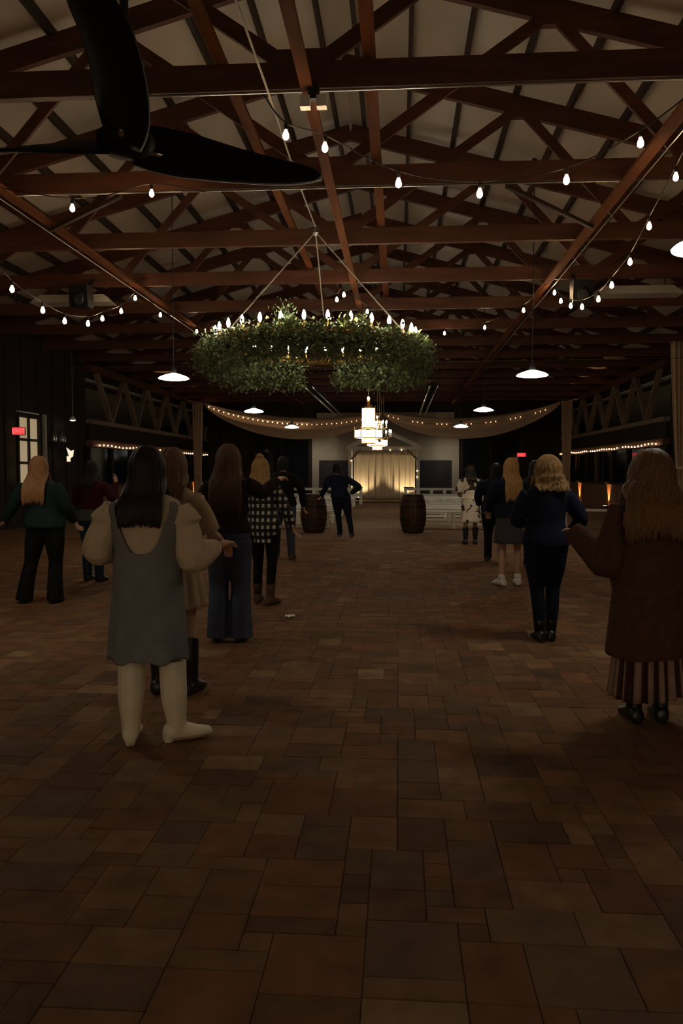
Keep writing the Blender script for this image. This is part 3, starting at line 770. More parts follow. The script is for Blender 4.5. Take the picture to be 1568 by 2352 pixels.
M_oak = mat('dark_barrel_oak', (.055, .026, .013), .6, .25, .3, 4, .3, 30, stretch=(3, 3, .4))
M_hoop = mat('dark_iron_hoop', (.04, .035, .03), .45, .4, metal=.8)
def barrel(x, y, label):
    t = thing('barrel', label, 'barrel', (x, y, 0), 0, 'oak barrels'); n = 20
    def rad(z): return .245 + .085 * (1 - ((z - .465) / .465) ** 2)
    for k in range(n):
        a0 = 2 * PI * k / n + .008; a1 = 2 * PI * (k + 1) / n - .008; V = []; zs = [0, .12, .28, .465, .65, .81, .93]
        for z in zs:
            for a, dr in ((a0, 0), (a1, 0), (a1, -.03), (a0, -.03)):
                r = rad(z) + dr; V.append((r * math.cos(a), r * math.sin(a), z))
        F = [(3, 2, 1, 0), tuple(len(V) - 4 + i for i in range(4))]
        for j in range(len(zs) - 1):
            for i in range(4): F.append((j * 4 + i, j * 4 + (i + 1) % 4, j * 4 + 4 + (i + 1) % 4, j * 4 + 4 + i))
        new_mesh_obj('stave', V, F, M_oak, t)
    for z in (.03, .17, .30, .62, .75, .87):
        b = MB(); b.lathe([(rad(z) + .003, z), (rad(z + .045) + .006, z), (rad(z + .045) + .006, z + .045), (rad(z + .045) + .001, z + .045)], 24); b.build('hoop', M_hoop, t)
    b = MB(); b.lathe([(.235, .89), (.235, .91)], 24); b.build('head', M_oak, t)
barrel(-1.20, 19.7, 'dark oak barrel standing left of the aisle')
barrel(1.26, 19.8, 'dark oak barrel standing right of the aisle')
t = thing('low_bench', 'pale wide-topped low bench by the right wall uplights', 'bench', (6.1, 21.6, 0))
for k in range(4):
    b = MB(); b.box((0, -.24 + k * .16, .47), (1.9, .145, .04)); b.build('seat_slat', M_white, t)
for dx in (-.8, .8):
    for dy in (-.2, .2):
        b = MB(); b.box((dx, dy, .225), (.07, .07, .45)); b.build('leg', M_white, t)
# scrap of paper on the floor
V, F = [], []
for i in range(7):
    for j in range(5): V.append(((i - 3) * .018 + random.uniform(-.004, .004), (j - 2) * .018 + random.uniform(-.004, .004), .004 + random.uniform(0, .022)))
for i in range(6):
    for j in range(4): a = i * 5 + j; F.append((a, a + 5, a + 6, a + 1))
o = new_mesh_obj('paper_scrap', V, F, M_whiteplastic); o.location = (-.21, 8.08, 0); tag(o, 'crumpled white paper scrap on the floor', 'paper'); m_ = o.modifiers.new('s', 'SOLIDIFY'); m_.thickness = .003
# left side room details: small pendant, shelf with bottles, bright shape built as a glowing wall lamp
t = thing('hanging_lamp', 'small white hanging lamp by the left wall, above the bottles', 'lamp', (-8.95, 23.6, 3.05))
b = MB(); b.lathe([(.09, 0), (.1, .03), (.05, .09), (.02, .12)], 14); b.build('shade', mat('white_enamel', (.85, .85, .8), .4, .4), t, True)
b = MB(); b.lathe([(.06, -.02), (.085, .0)], 12); b.build('bulb', glow('small_lamp_glow', (1, .92, .75), 1.6), t)
b = MB(); b.tube([(0, 0, .1), (0, 0, roof_z(8.95, .27) - 3.05)], .012, 6); b.build('cord', M_steel, t)
t = thing('wall_shelf', 'dark shelf on the left wall holding bottles', 'shelf', (-9.02, 22.75, 2.34)); b = MB(); b.box((0, 0, 0), (.16, 1.2, .04)); b.build('board', M_dark, t)
for dy in (-.5, .5):
    b = MB(); b.bar((-.06, dy, -.15), (.06, dy, -.02), .03, .03); b.build('bracket', M_dark, t)
for k, (dy, hh) in enumerate(((-.4, .28), (-.26, .33), (.05, .22), (.2, .3), (.36, .24))):
    t = thing('bottle', ['clear bottle at the near end of the wall shelf', 'tallest clear bottle, second on the wall shelf', 'short clear bottle in the middle of the wall shelf', 'clear bottle, fourth along the wall shelf', 'clear bottle at the far end of the wall shelf'][k], 'bottle', (-9.0, 22.75 + dy, 2.36), 0, 'bottles on the wall shelf')
    b = MB(); b.lathe([(.035, 0), (.04, .02), (.04, hh * .55), (.015, hh * .75), (.015, hh)], 12); b.build('glass', mat('shiny_bottle_glass', (.5, .52, .5), .08, .9, metal=.6), t, True)
    b = MB(); b.lathe([(.017, hh), (.017, hh + .02)], 8); b.build('cap', M_black, t)
t = thing('wall_lamp', 'bright angular white wall lamp on the left wall below the bottles', 'lamp', (-9.1, 23.55, 2.06))
G_wl = glow('wall_lamp_glow', (1, .82, .58), .24)
b = MB(); b.box((.02, 0, 0), (.05, .3, .3)); b.build('back_plate', M_black, t)
b = MB(); b.add([(.05, -.2, .16), (.08, .05, .06), (.10, .22, .10), (.10, .16, -.1), (.08, -.02, -.16)], [(0, 4, 1), (1, 4, 3, 2)]); o = b.build('shade', G_wl, t); m_ = o.modifiers.new('s', 'SOLIDIFY'); m_.thickness = .012
b = MB(); b.add([(.07, -.22, -.1), (.09, -.02, -.1), (.09, -.02, -.26), (.07, -.22, -.26)], [(0, 3, 2, 1)]); o = b.build('shade', G_wl, t); m_ = o.modifiers.new('s', 'SOLIDIFY'); m_.thickness = .012
#PEOPLE
# ------------------------------------------------------------------ people
def remesh(mb, name, m, parent, vox, smooth=5):
    o = mb.build('tmp', None); md = o.modifiers.new('r', 'REMESH'); md.mode = 'VOXEL'; md.voxel_size = vox; md.use_smooth_shade = True
    sm = o.modifiers.new('s', 'SMOOTH'); sm.factor = .5; sm.iterations = smooth
    dg = bpy.context.evaluated_depsgraph_get(); me = bpy.data.meshes.new_from_object(o.evaluated_get(dg)); me.name = name
    om = o.data; bpy.data.objects.remove(o); bpy.data.meshes.remove(om)
    me.materials.clear(); me.materials.append(m)
    me.polygons.foreach_set('use_smooth', [True] * len(me.polygons))
    return share(name, me, parent)

TZ = [(.76, .085, .085), (.82, .15, .112), (.90, .172, .122), (.97, .158, .112), (1.06, .130, .094), (1.16, .138, .10), (1.26, .156, .108), (1.33, .168, .10), (1.375, .145, .082), (1.41, .075, .062)]
def tor(z):
    for (a, b, c), (d, e, f) in zip(TZ, TZ[1:]):
        if z <= d:
            t = max(0, (z - a) / (d - a)); return b + (e - b) * t, c + (f - c) * t
    return TZ[-1][1:]
SKIN = mat('light_skin', (.46, .26, .17), .5, .35, .06, 15)

class Person:
    def __init__(s, label, loc, rz, H, w=1.0, eL=(-.24, .0, 1.08), wL=(-.25, .10, .84), eR=(.24, .0, 1.08), wR=(.25, .10, .84), fL=(-.1, 0, 4), fR=(.1, 0, -4),
                 lean=(0, 0), hips=(0, 0), hy=0, hp=0, vox=.010, skin=SKIN):
        s.k = H / 1.65; s.w = w; s.vox = vox; s.hips = hips; s.lean = lean; s.hy = R(hy); s.skin = skin
        s.root = thing('person', label, 'person', (loc[0], loc[1], 0), R(rz))
        k = s.k; s.sh = {}; s.el = {-1: Vector(eL), 1: Vector(eR)}; s.wr = {-1: Vector(wL), 1: Vector(wR)}
        ox, oy = s.off(1.35)
        for d in (-1, 1): s.sh[d] = Vector((d * .175 * w + ox, oy, 1.335))
        s.hip = {d: Vector((d * .088 * w + hips[0], hips[1], .86)) for d in (-1, 1)}
        s.ft = {-1: fL, 1: fR}; s.an = {}; s.kn = {}
        for d in (-1, 1):
            f = s.ft[d]; s.an[d] = Vector((f[0], f[1], .09 + (f[3] if len(f) > 3 else 0)))
            m = s.hip[d] * .5 + s.an[d] * .5; m.z = .475; m.y += .03 + (f[4] if len(f) > 4 else 0); s.kn[d] = m
        s.body()
    def off(s, z):
        t = max(0, min(1, (z - .85) / .55)); return s.hips[0] + s.lean[0] * t, s.hips[1] + s.lean[1] * t
    def torso(s, b, z0, z1, add, flare=0, n=22):
        zs = [z0 + (z1 - z0) * i / 12 for i in range(13)]; st_ = []
        for z in zs:
            rx, ry = tor(z); ox, oy = s.off(z); q = (z1 - z) / (z1 - z0)
            a = add + flare * q * q
            st_.append(((ox * s.k, oy * s.k, z * s.k), ((rx * s.w + a) * s.k, 0, 0), (0, (ry * (.5 + .5 * s.w) + a) * s.k, 0)))
        b.sweep(st_, n)
    def limb(s, b, pts, rad, n=12, sub=4):
        P_ = smooth_path([Vector(p) * s.k for p in pts], sub); m = len(P_) - 1; r = []
        for i in range(len(P_)):
            u = i / m * (len(rad) - 1); j = min(int(u), len(rad) - 2); r.append((rad[j] + (rad[j + 1] - rad[j]) * (u - j)) * s.k)
        b.tube(P_, r, n)
    def foot(s, b, d, add=0.0, heel=0.0, toe=0.0, sole=0.0):
        f = s.ft[d]; a = R(f[2]); fw = Vector((-math.sin(a), math.cos(a), 0)); rt = Vector((fw.y, -fw.x, 0)); c = Vector((f[0], f[1], 0)); lift = f[3] if len(f) > 3 else 0
        st_ = []
        for y, wd, h in ((-.075, .012, .02), (-.066, .030, .036), (-.03, .036, .048), (.03, .036, .046), (.09, .042, .034), (.13, .040, .026), (.162 + toe, .026 - toe * .1, .020), (.178 + toe, .008, .012)):
            st_.append(((c + fw * y + Vector((0, 0, h + add * .5 + lift + sole))) * s.k, rt * (wd + add) * s.k, Vector((0, 0, h + add * .5)) * s.k))
        b.sweep(st_, 12)
        if heel:
            b.tube([(c + fw * -.045 + Vector((0, 0, lift))) * s.k, (c + fw * -.045 + Vector((0, 0, lift + .05))) * s.k], [.028 * s.k, .034 * s.k], 10)
    def body(s):
        b = MB(); k = s.k
        s.torso(b, .76, 1.41, -.012)
        ox, oy = s.off(1.42)
        b.tube([(ox * k, oy * k, 1.36 * k), ((ox) * k, (oy + .01) * k, 1.48 * k)], [.058 * k, .05 * k], 14)
        hc = Vector((ox, oy + .015, 1.535)); s.hc = hc; rot = Matrix.Rotation(s.hy, 3, 'Z'); s.hrot = rot
        b.ell(hc * k, (.072 * k, .090 * k, .112 * k), 20, 13, rot)
        def hp(x, y, z, r): b.ell((hc + rot @ Vector((x, y, z))) * k, tuple(q * k for q in r), 12, 8, rot)
        hp(0, .03, -.06, (.052, .058, .05)); hp(0, .058, -.088, (.026, .022, .020))            # jaw, chin
        hp(0, .092, -.018, (.011, .016, .022)); hp(0, .085, .022, (.045, .012, .012))           # nose, brow
        hp(0, .080, -.056, (.022, .012, .009)); hp(.032, .068, -.02, (.02, .018, .016)); hp(-.032, .068, -.02, (.02, .018, .016))
        for d in (-1, 1): hp(d * .074, -.005, -.012, (.010, .020, .030))
        for d in (-1, 1):
            s.limb(b, [s.sh[d], s.sh[d] * .5 + s.el[d] * .5, s.el[d], s.el[d] * .5 + s.wr[d] * .5, s.wr[d]], [.055, .046, .038, .036, .025])
            s.limb(b, [s.hip[d], s.hip[d] * .5 + s.kn[d] * .5, s.kn[d], s.kn[d] * .55 + s.an[d] * .45 + Vector((0, -.02, 0)), s.an[d]], [.080 * s.w, .068 * s.w, .046, .044, .032])
            s.foot(b, d)
            s.hand(b, d)
        s.b = remesh(b, 'body', s.skin, s.root, min(s.vox, .009), 3)
        for d in (-1, 1):
            e = MB(); e.ell((hc + rot @ Vector((d * .031, .082, .002))) * k, (.011 * k, .009 * k, .008 * k), 8, 6, rot); e.build('eye', mat('dark_eye', (.03, .02, .015), .2, .5), s.root, True)
    def hand(s, b, d):
        w_ = s.wr[d]; f = (w_ - s.el[d]).normalized(); side = f.cross(Vector((0, 0, 1)))
        if side.length < .2: side = Vector((0, 1, 0))
        side.normalize(); nrm = side.cross(f).normalized()
        if abs(f.z) > .7: side, nrm = Vector((0, 1, 0)) - f * f.y, None; side.normalize(); nrm = f.cross(side).normalized() * d
        if nrm.z > 0 and abs(f.z) <= .7: nrm = -nrm                                  # palm side
        k = s.k; st_ = []
        for t_, wd, h in ((-.01, .024, .02), (.03, .036, .017), (.065, .041, .015), (.088, .038, .012)):
            st_.append(((w_ + f * t_) * k, side * wd * k, nrm * h * k))
        b.sweep(st_, 12)
        for i, L in enumerate((.066, .076, .072, .056)):
            o = side * (-.030 + .020 * i); p = w_ + f * .08 + o
            q = p + f * L * .45 + nrm * .010; r = q + f * L * .3 + nrm * .022; u = r + f * L * .12 + nrm * .022
            b.tube([p * k, q * k, r * k, u * k], [.0095 * k, .009 * k, .0085 * k, .007 * k], 8)
        p = w_ + f * .02 - side * .03; b.tube([p * k, (p + f * .03 - side * .022 + nrm * .006) * k, (p + f * .062 - side * .026 + nrm * .018) * k], [.012 * k, .0105 * k, .008 * k], 8)
    # clothing
    def top(s, name, m, z0=.9, z1=1.40, add=.012, flare=0, sleeve=(.068, .06, .052, .048, .036), upto=1.0, extra=None):
        b = MB(); s.torso(b, z0, z1, add, flare)
        for d in (-1, 1):
            pts = [s.sh[d] + Vector((-d * .03, 0, .0)), s.sh[d] * .5 + s.el[d] * .5, s.el[d], s.el[d] * .5 + s.wr[d] * .5, s.wr[d]]
            if upto < .6: pts = pts[:3]; sl = sleeve[:3]
            else: sl = sleeve
            s.limb(b, pts, sl)
        if extra: extra(b)
        return remesh(b, name, m, s.root, s.vox)
    def pants(s, name, m, rad=(.10, .088, .066, .062, .05), z1=1.0, end=.05, add=.012):
        b = MB(); s.torso(b, .76, z1, add)
        for d in (-1, 1):
            a = s.an[d].copy(); a.z += end - .09
            s.limb(b, [s.hip[d], s.hip[d] * .5 + s.kn[d] * .5, s.kn[d], s.kn[d] * .55 + a * .45 + Vector((0, -.016, 0)), a], [rad[0] * s.w, rad[1] * s.w] + list(rad[2:]))
        return remesh(b, name, m, s.root, s.vox)
    def boots(s, name, m, h=.35, rad=(.062, .06, .05, .048), add=.008, heel=.0, toe=0.0, sole=.0):
        for d in (-1, 1):
            b = MB(); s.foot(b, d, add, heel, toe, sole); a = s.an[d]; kn = s.kn[d]; tp = a + (kn - a) * ((h - .09) / (.475 - .09))
            if h > .1: s.limb(b, [a + Vector((0, 0, -.03)), a + Vector((0, 0, .05)), a * .5 + tp * .5 + Vector((0, -.012, 0)), tp], list(reversed(rad)))
            remesh(b, name, m, s.root, s.vox * .8, 3)
    def shell(s, name, m, rf, zt, zb, n=96, mz=26, thick=.008, phi=(-180, 180), cf=None):
        V, F = [], []; C = [] if cf else None; closed = phi[1] - phi[0] >= 359
        for i in range(n + (0 if closed else 1)):
            f = R(phi[0] + (phi[1] - phi[0]) * i / n); a, c = zt(f), zb(f)
            for j in range(mz + 1):
                z = a + (c - a) * j / mz; rx, ry, fold = rf(z, f); ox, oy = s.off(z)
                V.append(((ox + math.sin(f) * (rx + fold)) * s.k, (oy - math.cos(f) * (ry + fold)) * s.k, z * s.k))
                if cf: C.append(cf(f, z))
        N_ = n if closed else n + 1
        for i in range(n):
            i2 = (i + 1) % N_
            for j in range(mz):
                F.append((i * (mz + 1) + j, i * (mz + 1) + j + 1, i2 * (mz + 1) + j + 1, i2 * (mz + 1) + j))
        o = new_mesh_obj(name, V, F, m, s.root, True, np.array(C) if cf else None); q = o.modifiers.new('s', 'SOLIDIFY'); q.thickness = thick; q.offset = 0
        return o
    def hair(s, m, zend, n=150, curl=0.0, spread=.0, vol=.014, freq=26, jag=.05, rad=.011, bun=None, part_z=0, seed=1):
        rd = random.Random(seed); k = s.k; hc = s.hc; b = MB(); rot = s.hrot
        b.ell((hc + rot @ Vector((0, -.014, .012))) * k, ((.073 + vol * .6) * k, (.088 + vol * .6) * k, (.109 + vol * .6) * k), 20, 13, rot)
        if bun:
            b.ell((hc + rot @ Vector((0, -.03, .135))) * k, (.042 * k, .042 * k, .045 * k), 14, 10)
            for q in range(3): b.tube([(hc + rot @ Vector((math.cos(a) * .045, -.03 + math.sin(a) * .045, .105 + q * .02))) * k for a in [i * PI / 6 for i in range(13)]], .008 * k, 6)
        N_ = int(n * 1.25)
        for i in range(N_):
            az = rd.uniform(-128, 128) if rd.random() < .75 else rd.uniform(-75, 75); el = rd.choice((86, 86, 84, rd.uniform(5, 86), rd.uniform(20, 86)))
            a = R(az); pts = []; e = R(el); n1 = 8; ph = rd.uniform(0, 6.28); fq = freq * rd.uniform(.7, 1.3); rv = rd.uniform(.75, 1.1)
            E_ = Vector((.074 + vol * rv, .090 + vol * rv, .112 + vol * rv))
            for j in range(n1 + 1):
                q = e + (R(-14) - e) * j / n1
                p_ = rot @ Vector((math.sin(a) * math.cos(q) * E_.x, -math.cos(a) * math.cos(q) * E_.y - .008, math.sin(q) * E_.z + .004)) + hc
                if curl: p_ += Vector((math.cos(a), math.sin(a), 0)) * curl * .7 * math.sin(fq * p_.z + ph) * (j / n1) + rot @ Vector((math.sin(a), -math.cos(a), 0)) * curl * .5 * (1 + math.cos(fq * p_.z + ph)) * (j / n1)
                pts.append(p_)
            p0 = pts[-1].copy(); zt = zend + rd.uniform(-jag, jag) * (1 + .3 * abs(az) / 90); m_ = 10
            if zt < p0.z - .03:
                for j in range(1, m_ + 1):
                    t_ = j / m_; z = p0.z + (zt - p0.z) * t_
                    ox, oy = s.off(z); rx, ry = tor(z) if z < 1.41 else (.05, .06)
                    front = abs(az) > 112
                    bk = oy + (ry + .03 if front else -(ry * (.5 + .5 * s.w) + .035 + .5 * vol))
                    m2 = min(1, max(0, (1.50 - z) / .14)); m2 = m2 * m2 * (3 - 2 * m2)
                    x = p0.x + (p0.x - ox) * spread * math.sin(min(1, t_ * 1.3) * PI / 2)
                    y = p0.y + (bk - p0.y) * m2 * (1 if abs(az) < 60 or z < 1.44 else .7)
                    pts.append(Vector((x + curl * math.sin(fq * z + ph) , y - curl * .6 * (1 + math.cos(fq * z + ph)) * .5, z)))
            elif curl == 0 and zend > 1.4: pts = [p for p in pts if p.z > zend - .03] or pts[:2]
            if len(pts) < 3: continue
            r_ = [rad * k * (1.0 if j < len(pts) - 3 else (.85, .6, .2)[j - len(pts) + 3]) * (.5 if j == 0 else 1) for j in range(len(pts))]
            b.tube([p * k for p in pts], r_, 5)
        return b.build('hair', m, s.root, True)

def fab(name, c, var=.12, bump=.15, rough=.85, vsc=14, sheen=0): return mat(name, c, rough, .12, var, vsc, bump, 90, sheen=sheen)
def hairm(name, c): return mat(name, c, .55, .22, .35, 18, .2, 60, stretch=(4, 4, .6))
def plaid_mat():
    m = bpy.data.materials.new('buffalo_plaid_flannel'); m.use_nodes = True; nt = m.node_tree; N = nt.nodes; Lk = nt.links; p = N['Principled BSDF']
    p.inputs['Roughness'].default_value = .9
    tc = N.new('ShaderNodeTexCoord'); sp = N.new('ShaderNodeSeparateXYZ'); Lk.new(tc.outputs['Object'], sp.inputs[0]); outs = []
    for ax, sc in (('X', 105.0), ('Z', 80.0)):
        mu = N.new('ShaderNodeMath'); mu.operation = 'MULTIPLY'; mu.inputs[1].default_value = sc; Lk.new(sp.outputs[ax], mu.inputs[0])
        si = N.new('ShaderNodeMath'); si.operation = 'SINE'; Lk.new(mu.outputs[0], si.inputs[0])
        gt = N.new('ShaderNodeMath'); gt.operation = 'GREATER_THAN'; gt.inputs[1].default_value = 0.12; Lk.new(si.outputs[0], gt.inputs[0]); outs.append(gt)
    ad = N.new('ShaderNodeMath'); ad.operation = 'ADD'; Lk.new(outs[0].outputs[0], ad.inputs[0]); Lk.new(outs[1].outputs[0], ad.inputs[1])
    dv = N.new('ShaderNodeMath'); dv.operation = 'MULTIPLY'; dv.inputs[1].default_value = .5; Lk.new(ad.outputs[0], dv.inputs[0])
    cr = N.new('ShaderNodeValToRGB'); cr.color_ramp.interpolation = 'CONSTANT'; e = cr.color_ramp.elements
    e[0].color = (.012, .009, .008, 1); e[1].position = .75; e[1].color = (.62, .56, .46, 1); x = e.new(.25); x.color = (.028, .022, .018, 1)
    Lk.new(dv.outputs[0], cr.inputs[0]); Lk.new(cr.outputs[0], p.inputs['Base Color']); return m
def patch_mat(name, c1, c2, scale, thr, stripes=False):
    m = bpy.data.materials.new(name); m.use_nodes = True; nt = m.node_tree; N = nt.nodes; Lk = nt.links; p = N['Principled BSDF']; p.inputs['Roughness'].default_value = .9
    tc = N.new('ShaderNodeTexCoord'); n = N.new('ShaderNodeTexNoise'); n.inputs['Scale'].default_value = scale; n.inputs['Detail'].default_value = 1.5
    mp = N.new('ShaderNodeMapping'); Lk.new(tc.outputs['Object'], mp.inputs[0]); Lk.new(mp.outputs[0], n.inputs['Vector'])
    if stripes: mp.inputs['Scale'].default_value = (1, 1, .06)
    cr = N.new('ShaderNodeValToRGB'); cr.color_ramp.interpolation = 'CONSTANT'; e = cr.color_ramp.elements; e[0].color = (*c1, 1); e[1].position = thr; e[1].color = (*c2, 1)
    Lk.new(n.outputs['Fac'], cr.inputs[0]); Lk.new(cr.outputs[0], p.inputs['Base Color']); return m
H_dark = hairm('dark_brown_hair', (.018, .011, .009)); H_brown = hairm('brown_hair', (.085, .045, .024)); H_lbrown = hairm('light_brown_hair', (.15, .085, .045))
H_blond = hairm('golden_blond_hair', (.42, .24, .09)); H_straw = hairm('strawberry_blond_hair', (.30, .14, .055)); H_curl = hairm('curly_golden_brown_hair', (.24, .135, .05))
H_wave = hairm('wavy_brown_hair', (.15, .075, .033)); H_black = hairm('black_hair', (.008, .007, .007))
F_black = fab('black_fabric', (.010, .009, .010)); F_blackbrown = fab('black_brown_knit', (.018, .010, .009)); F_navy = fab('navy_fabric', (.010, .013, .027))
F_navy2 = fab('dark_navy_wool', (.009, .011, .024)); F_jean = fab('blue_denim', (.052, .060, .085), .25, .1, .8, 9); F_djean = fab('dark_denim', (.025, .035, .062), .2)
L_black = mat('black_leather', (.012, .010, .009), .4, .4, .1, 12); L_brown = mat('brown_suede', (.10, .055, .028), .8, .2, .15, 12)

# 1 woman in denim pinafore
p = Person('woman seen from behind in grey denim pinafore dress, cream puff sleeves and white boots', (-.47, 4.26), 2, 1.615, 1.14,
           eL=(-.275, -.02, 1.10), wL=(-.23, .20, 1.06), eR=(.25, .0, 1.05), wR=(.36, .17, 1.10), fL=(-.105, .0, 10), fR=(.145, .03, -62), vox=.0075)
M_cream = fab('cream_cotton', (.50, .38, .25), .08, .2); M_pin = fab('grey_blue_denim', (.165, .162, .155), .18, .15, .85, 8)
def ruff(b):
    for d in (-1, 1):
        c = p.sh[d]; e = p.el[d]; u = (e - c).normalized()
        st_ = []
        for q, r in ((.0, .05), (.04, .078), (.08, .096), (.095, .08)):
            a = Vector((0, 1, 0)); a = (a - u * a.dot(u)).normalized(); bb = u.cross(a)
            st_.append(((c + u * q) * p.k, a * r * p.k, bb * r * p.k))
        b.sweep(st_, 14)
p.top('blouse', M_cream, 1.03, 1.405, .012, 0, (.076, .080, .088, .078, .042), extra=ruff)
def pin_r(z, f):
    rx, ry = tor(min(z, 1.36)); q = max(0, (.98 - z) / .5)
    rx = rx * 1.14 + .032; ry = ry * 1.07 + .032
    if z < 1.12: u = min(1, (1.12 - z) / .62); rx = .178 + .044 * u; ry = .138 + .036 * u
    rx = max(rx, .178 if z < 1.2 else 0)
    return rx, ry, .006 * math.sin(f * 9 + z * 3) * min(1, q * 1.5)
def pin_top(f):
    a = abs((math.degrees(f) + 180) % 360 - 180); a = min(a, 180 - a)
    if a < 46: return 1.085 + .28 * (a / 46) ** 3.2
    if a < 60: return 1.365
    return max(1.17, 1.365 - (a - 60) * .013)
p.shell('pinafore', M_pin, pin_r, pin_top, lambda f: .495 - .022 * max(0, math.cos((math.degrees(f) - 30) * PI / 30)) , 120, 40)
p.boots('boot', mat('cream_white_leather', (.66, .56, .39), .5, .35, .08, 8, .35, 14), .46, (.080, .076, .058, .052), .012, 1, .03, .012)
p.hair(H_dark, 1.255, 210, .0, .25, .020, jag=.025, seed=3)

# 2 woman behind her in cream dress
p = Person('woman in tan ruffled dress and black boots, half hidden behind the pinafore', (-.62, 5.25), -4, 1.64, 1.0, eR=(.27, .02, 1.10), wR=(.30, .16, 1.02), eL=(-.25, .02, 1.1), wL=(-.2, .2, 1.05),
           fL=(-.11, .0, 8), fR=(.13, .0, -10), vox=.010)
M_tan = fab('tan_cotton', (.40, .28, .17), .1)
p.top('dress_bodice', M_tan, .98, 1.40, .014, 0, (.07, .066, .066, .06, .04), upto=.5)
p.shell('dress_skirt', M_tan, lambda z, f: (.145 + .10 * max(0, (1.06 - z) / .5), .11 + .09 * max(0, (1.06 - z) / .5), .014 * math.sin(f * 14) * max(0, (1.0 - z) / .45)), lambda f: 1.08, lambda f: .60 + .012 * math.sin(f * 14))
p.boots('boot', L_black, .38, (.06, .058, .046, .044), .010, 1)
p.hair(H_lbrown, 1.28, 140, .006, .3, .018, seed=4)

# 3 woman in wide blue jeans
p = Person('woman with long brown hair in black top and wide blue jeans', (-.59, 6.91), 1, 1.715, 1.02, eL=(-.25, -.02, 1.10), wL=(-.27, .10, .90), eR=(.27, .10, 1.26), wR=(.37, .33, 1.36),
           fL=(-.095, .0, 4), fR=(.10, .01, -6), vox=.010)
p.top('knit_top', F_blackbrown, .93, 1.405, .018, .012, (.072, .066, .058, .054, .042))
p.pants('jeans', F_jean, (.108, .098, .084, .09, .105), 1.0, .035)
p.boots('shoe', L_black, .1, (.05, .05, .05, .05), .012, 1)
p.hair(H_brown, 1.13, 190, .008, .30, .020, jag=.05, seed=5)

# 4 woman in plaid shirt
p = Person('blond woman with top bun in black and white plaid shirt and brown boots', (-.60, 8.86), -6, 1.64, 1.0, eL=(-.24, .03, 1.1), wL=(-.22, .2, 1.0), eR=(.25, .0, 1.08), wR=(.30, .10, .88),
           fL=(-.12, .12, 4), fR=(.07, -.02, -20), lean=(-.05, 0), vox=.011)
p.top('plaid_shirt', plaid_mat(), .70, 1.40, .022, .015, (.074, .068, .06, .056, .044))
p.pants('leggings', F_black, (.096, .08, .06, .055, .042), .95, .08)
p.boots('boot', L_brown, .27, (.058, .056, .05, .048), .012, 1)
p.hair(H_blond, 1.28, 130, .004, .25, .016, bun=True, seed=6)

# 5 man in dark jacket and jeans
p = Person('person in dark jacket and blue jeans behind the plaid shirt, one leg forward', (-1.06, 13.44), 6, 1.75, 1.12, eL=(-.27, .0, 1.1), wL=(-.3, .14, .92), eR=(.30, -.02, 1.1), wR=(.33, .10, .86),
           fL=(-.12, .22, 5), fR=(.14, -.06, -10), vox=.012)
p.top('jacket', F_black, .86, 1.41, .024, .012, (.08, .072, .064, .06, .046)); p.pants('jeans', F_jean, (.104, .094, .074, .068, .062), 1.0, .04)
p.boots('shoe', L_brown, .1, (.05, .05, .05, .05), .012); p.hair(H_black, 1.45, 70, 0, 0, .008, jag=.02, seed=7)

# 6 far man walking near the barrels
p = Person('dark-dressed person with hand on hip walking between the barrels', (-.42, 18.33), 14, 1.68, 1.15, eL=(-.36, .05, 1.08), wL=(-.42, .2, .92), eR=(.40, -.08, 1.12), wR=(.24, .05, .98),
           fL=(.02, .25, 5), fR=(.24, -.05, -15), lean=(-.10, .03), hips=(0, 0), vox=.012)
p.top('jacket', F_navy2, .86, 1.41, .026, .015, (.082, .074, .066, .06, .046)); p.pants('trousers', F_navy2, (.108, .096, .074, .066, .056), 1.0, .04)
p.boots('shoe', L_black, .1, (.05, .05, .05, .05), .012); p.hair(H_black, 1.45, 70, 0, 0, .008, jag=.02, seed=8)

# 7 woman in teal sweater
p = Person('strawberry-blond woman in dark teal sweater and black flared trousers, legs apart', (-3.16, 8.77), 4, 1.655, 1.12, eL=(-.30, .02, 1.12), wL=(-.44, .10, .94), eR=(.28, .05, 1.10), wR=(.32, .2, .92),
           fL=(-.20, .0, 12), fR=(.15, .02, -8), hips=(.06, 0), lean=(-.08, .03), vox=.011)
p.top('sweater', fab('dark_teal_knit', (.013, .027, .024), .15, .3), .86, 1.40, .026, .02, (.082, .076, .068, .062, .05)); p.pants('trousers', F_black, (.106, .096, .078, .084, .10), .98, .03)
p.boots('shoe', L_black, .1, (.05, .05, .05, .05), .012, 1); p.hair(H_straw, 1.17, 140, .006, .25, .018, seed=9)

# 8 woman in maroon
p = Person('person in maroon top and blue jeans left of the pinafore, one hand raised', (-3.27, 10.57), -8, 1.63, 1.05, eL=(-.26, .05, 1.1), wL=(-.22, .22, 1.1), eR=(.30, .06, 1.14), wR=(.27, .18, 1.36),
           fL=(-.10, .05, 6), fR=(.12, -.02, -6), vox=.012)
p.top('jumper', fab('maroon_knit', (.055, .008, .013), .15, .3), .96, 1.40, .022, .01, (.078, .07, .062, .058, .046)); p.pants('jeans', F_djean, (.104, .09, .07, .066, .06), 1.0, .04)
p.boots('shoe', L_black, .1, (.05, .05, .05, .05), .012); p.hair(H_dark, 1.33, 90, .004, .15, .012, seed=10)
p.shell('shirt_hem', fab('grey_green_cotton', (.07, .085, .07)), lambda z, f: (.20, .145, .006 * math.sin(f * 9)), lambda f: 1.0, lambda f: .84, 48, 8)

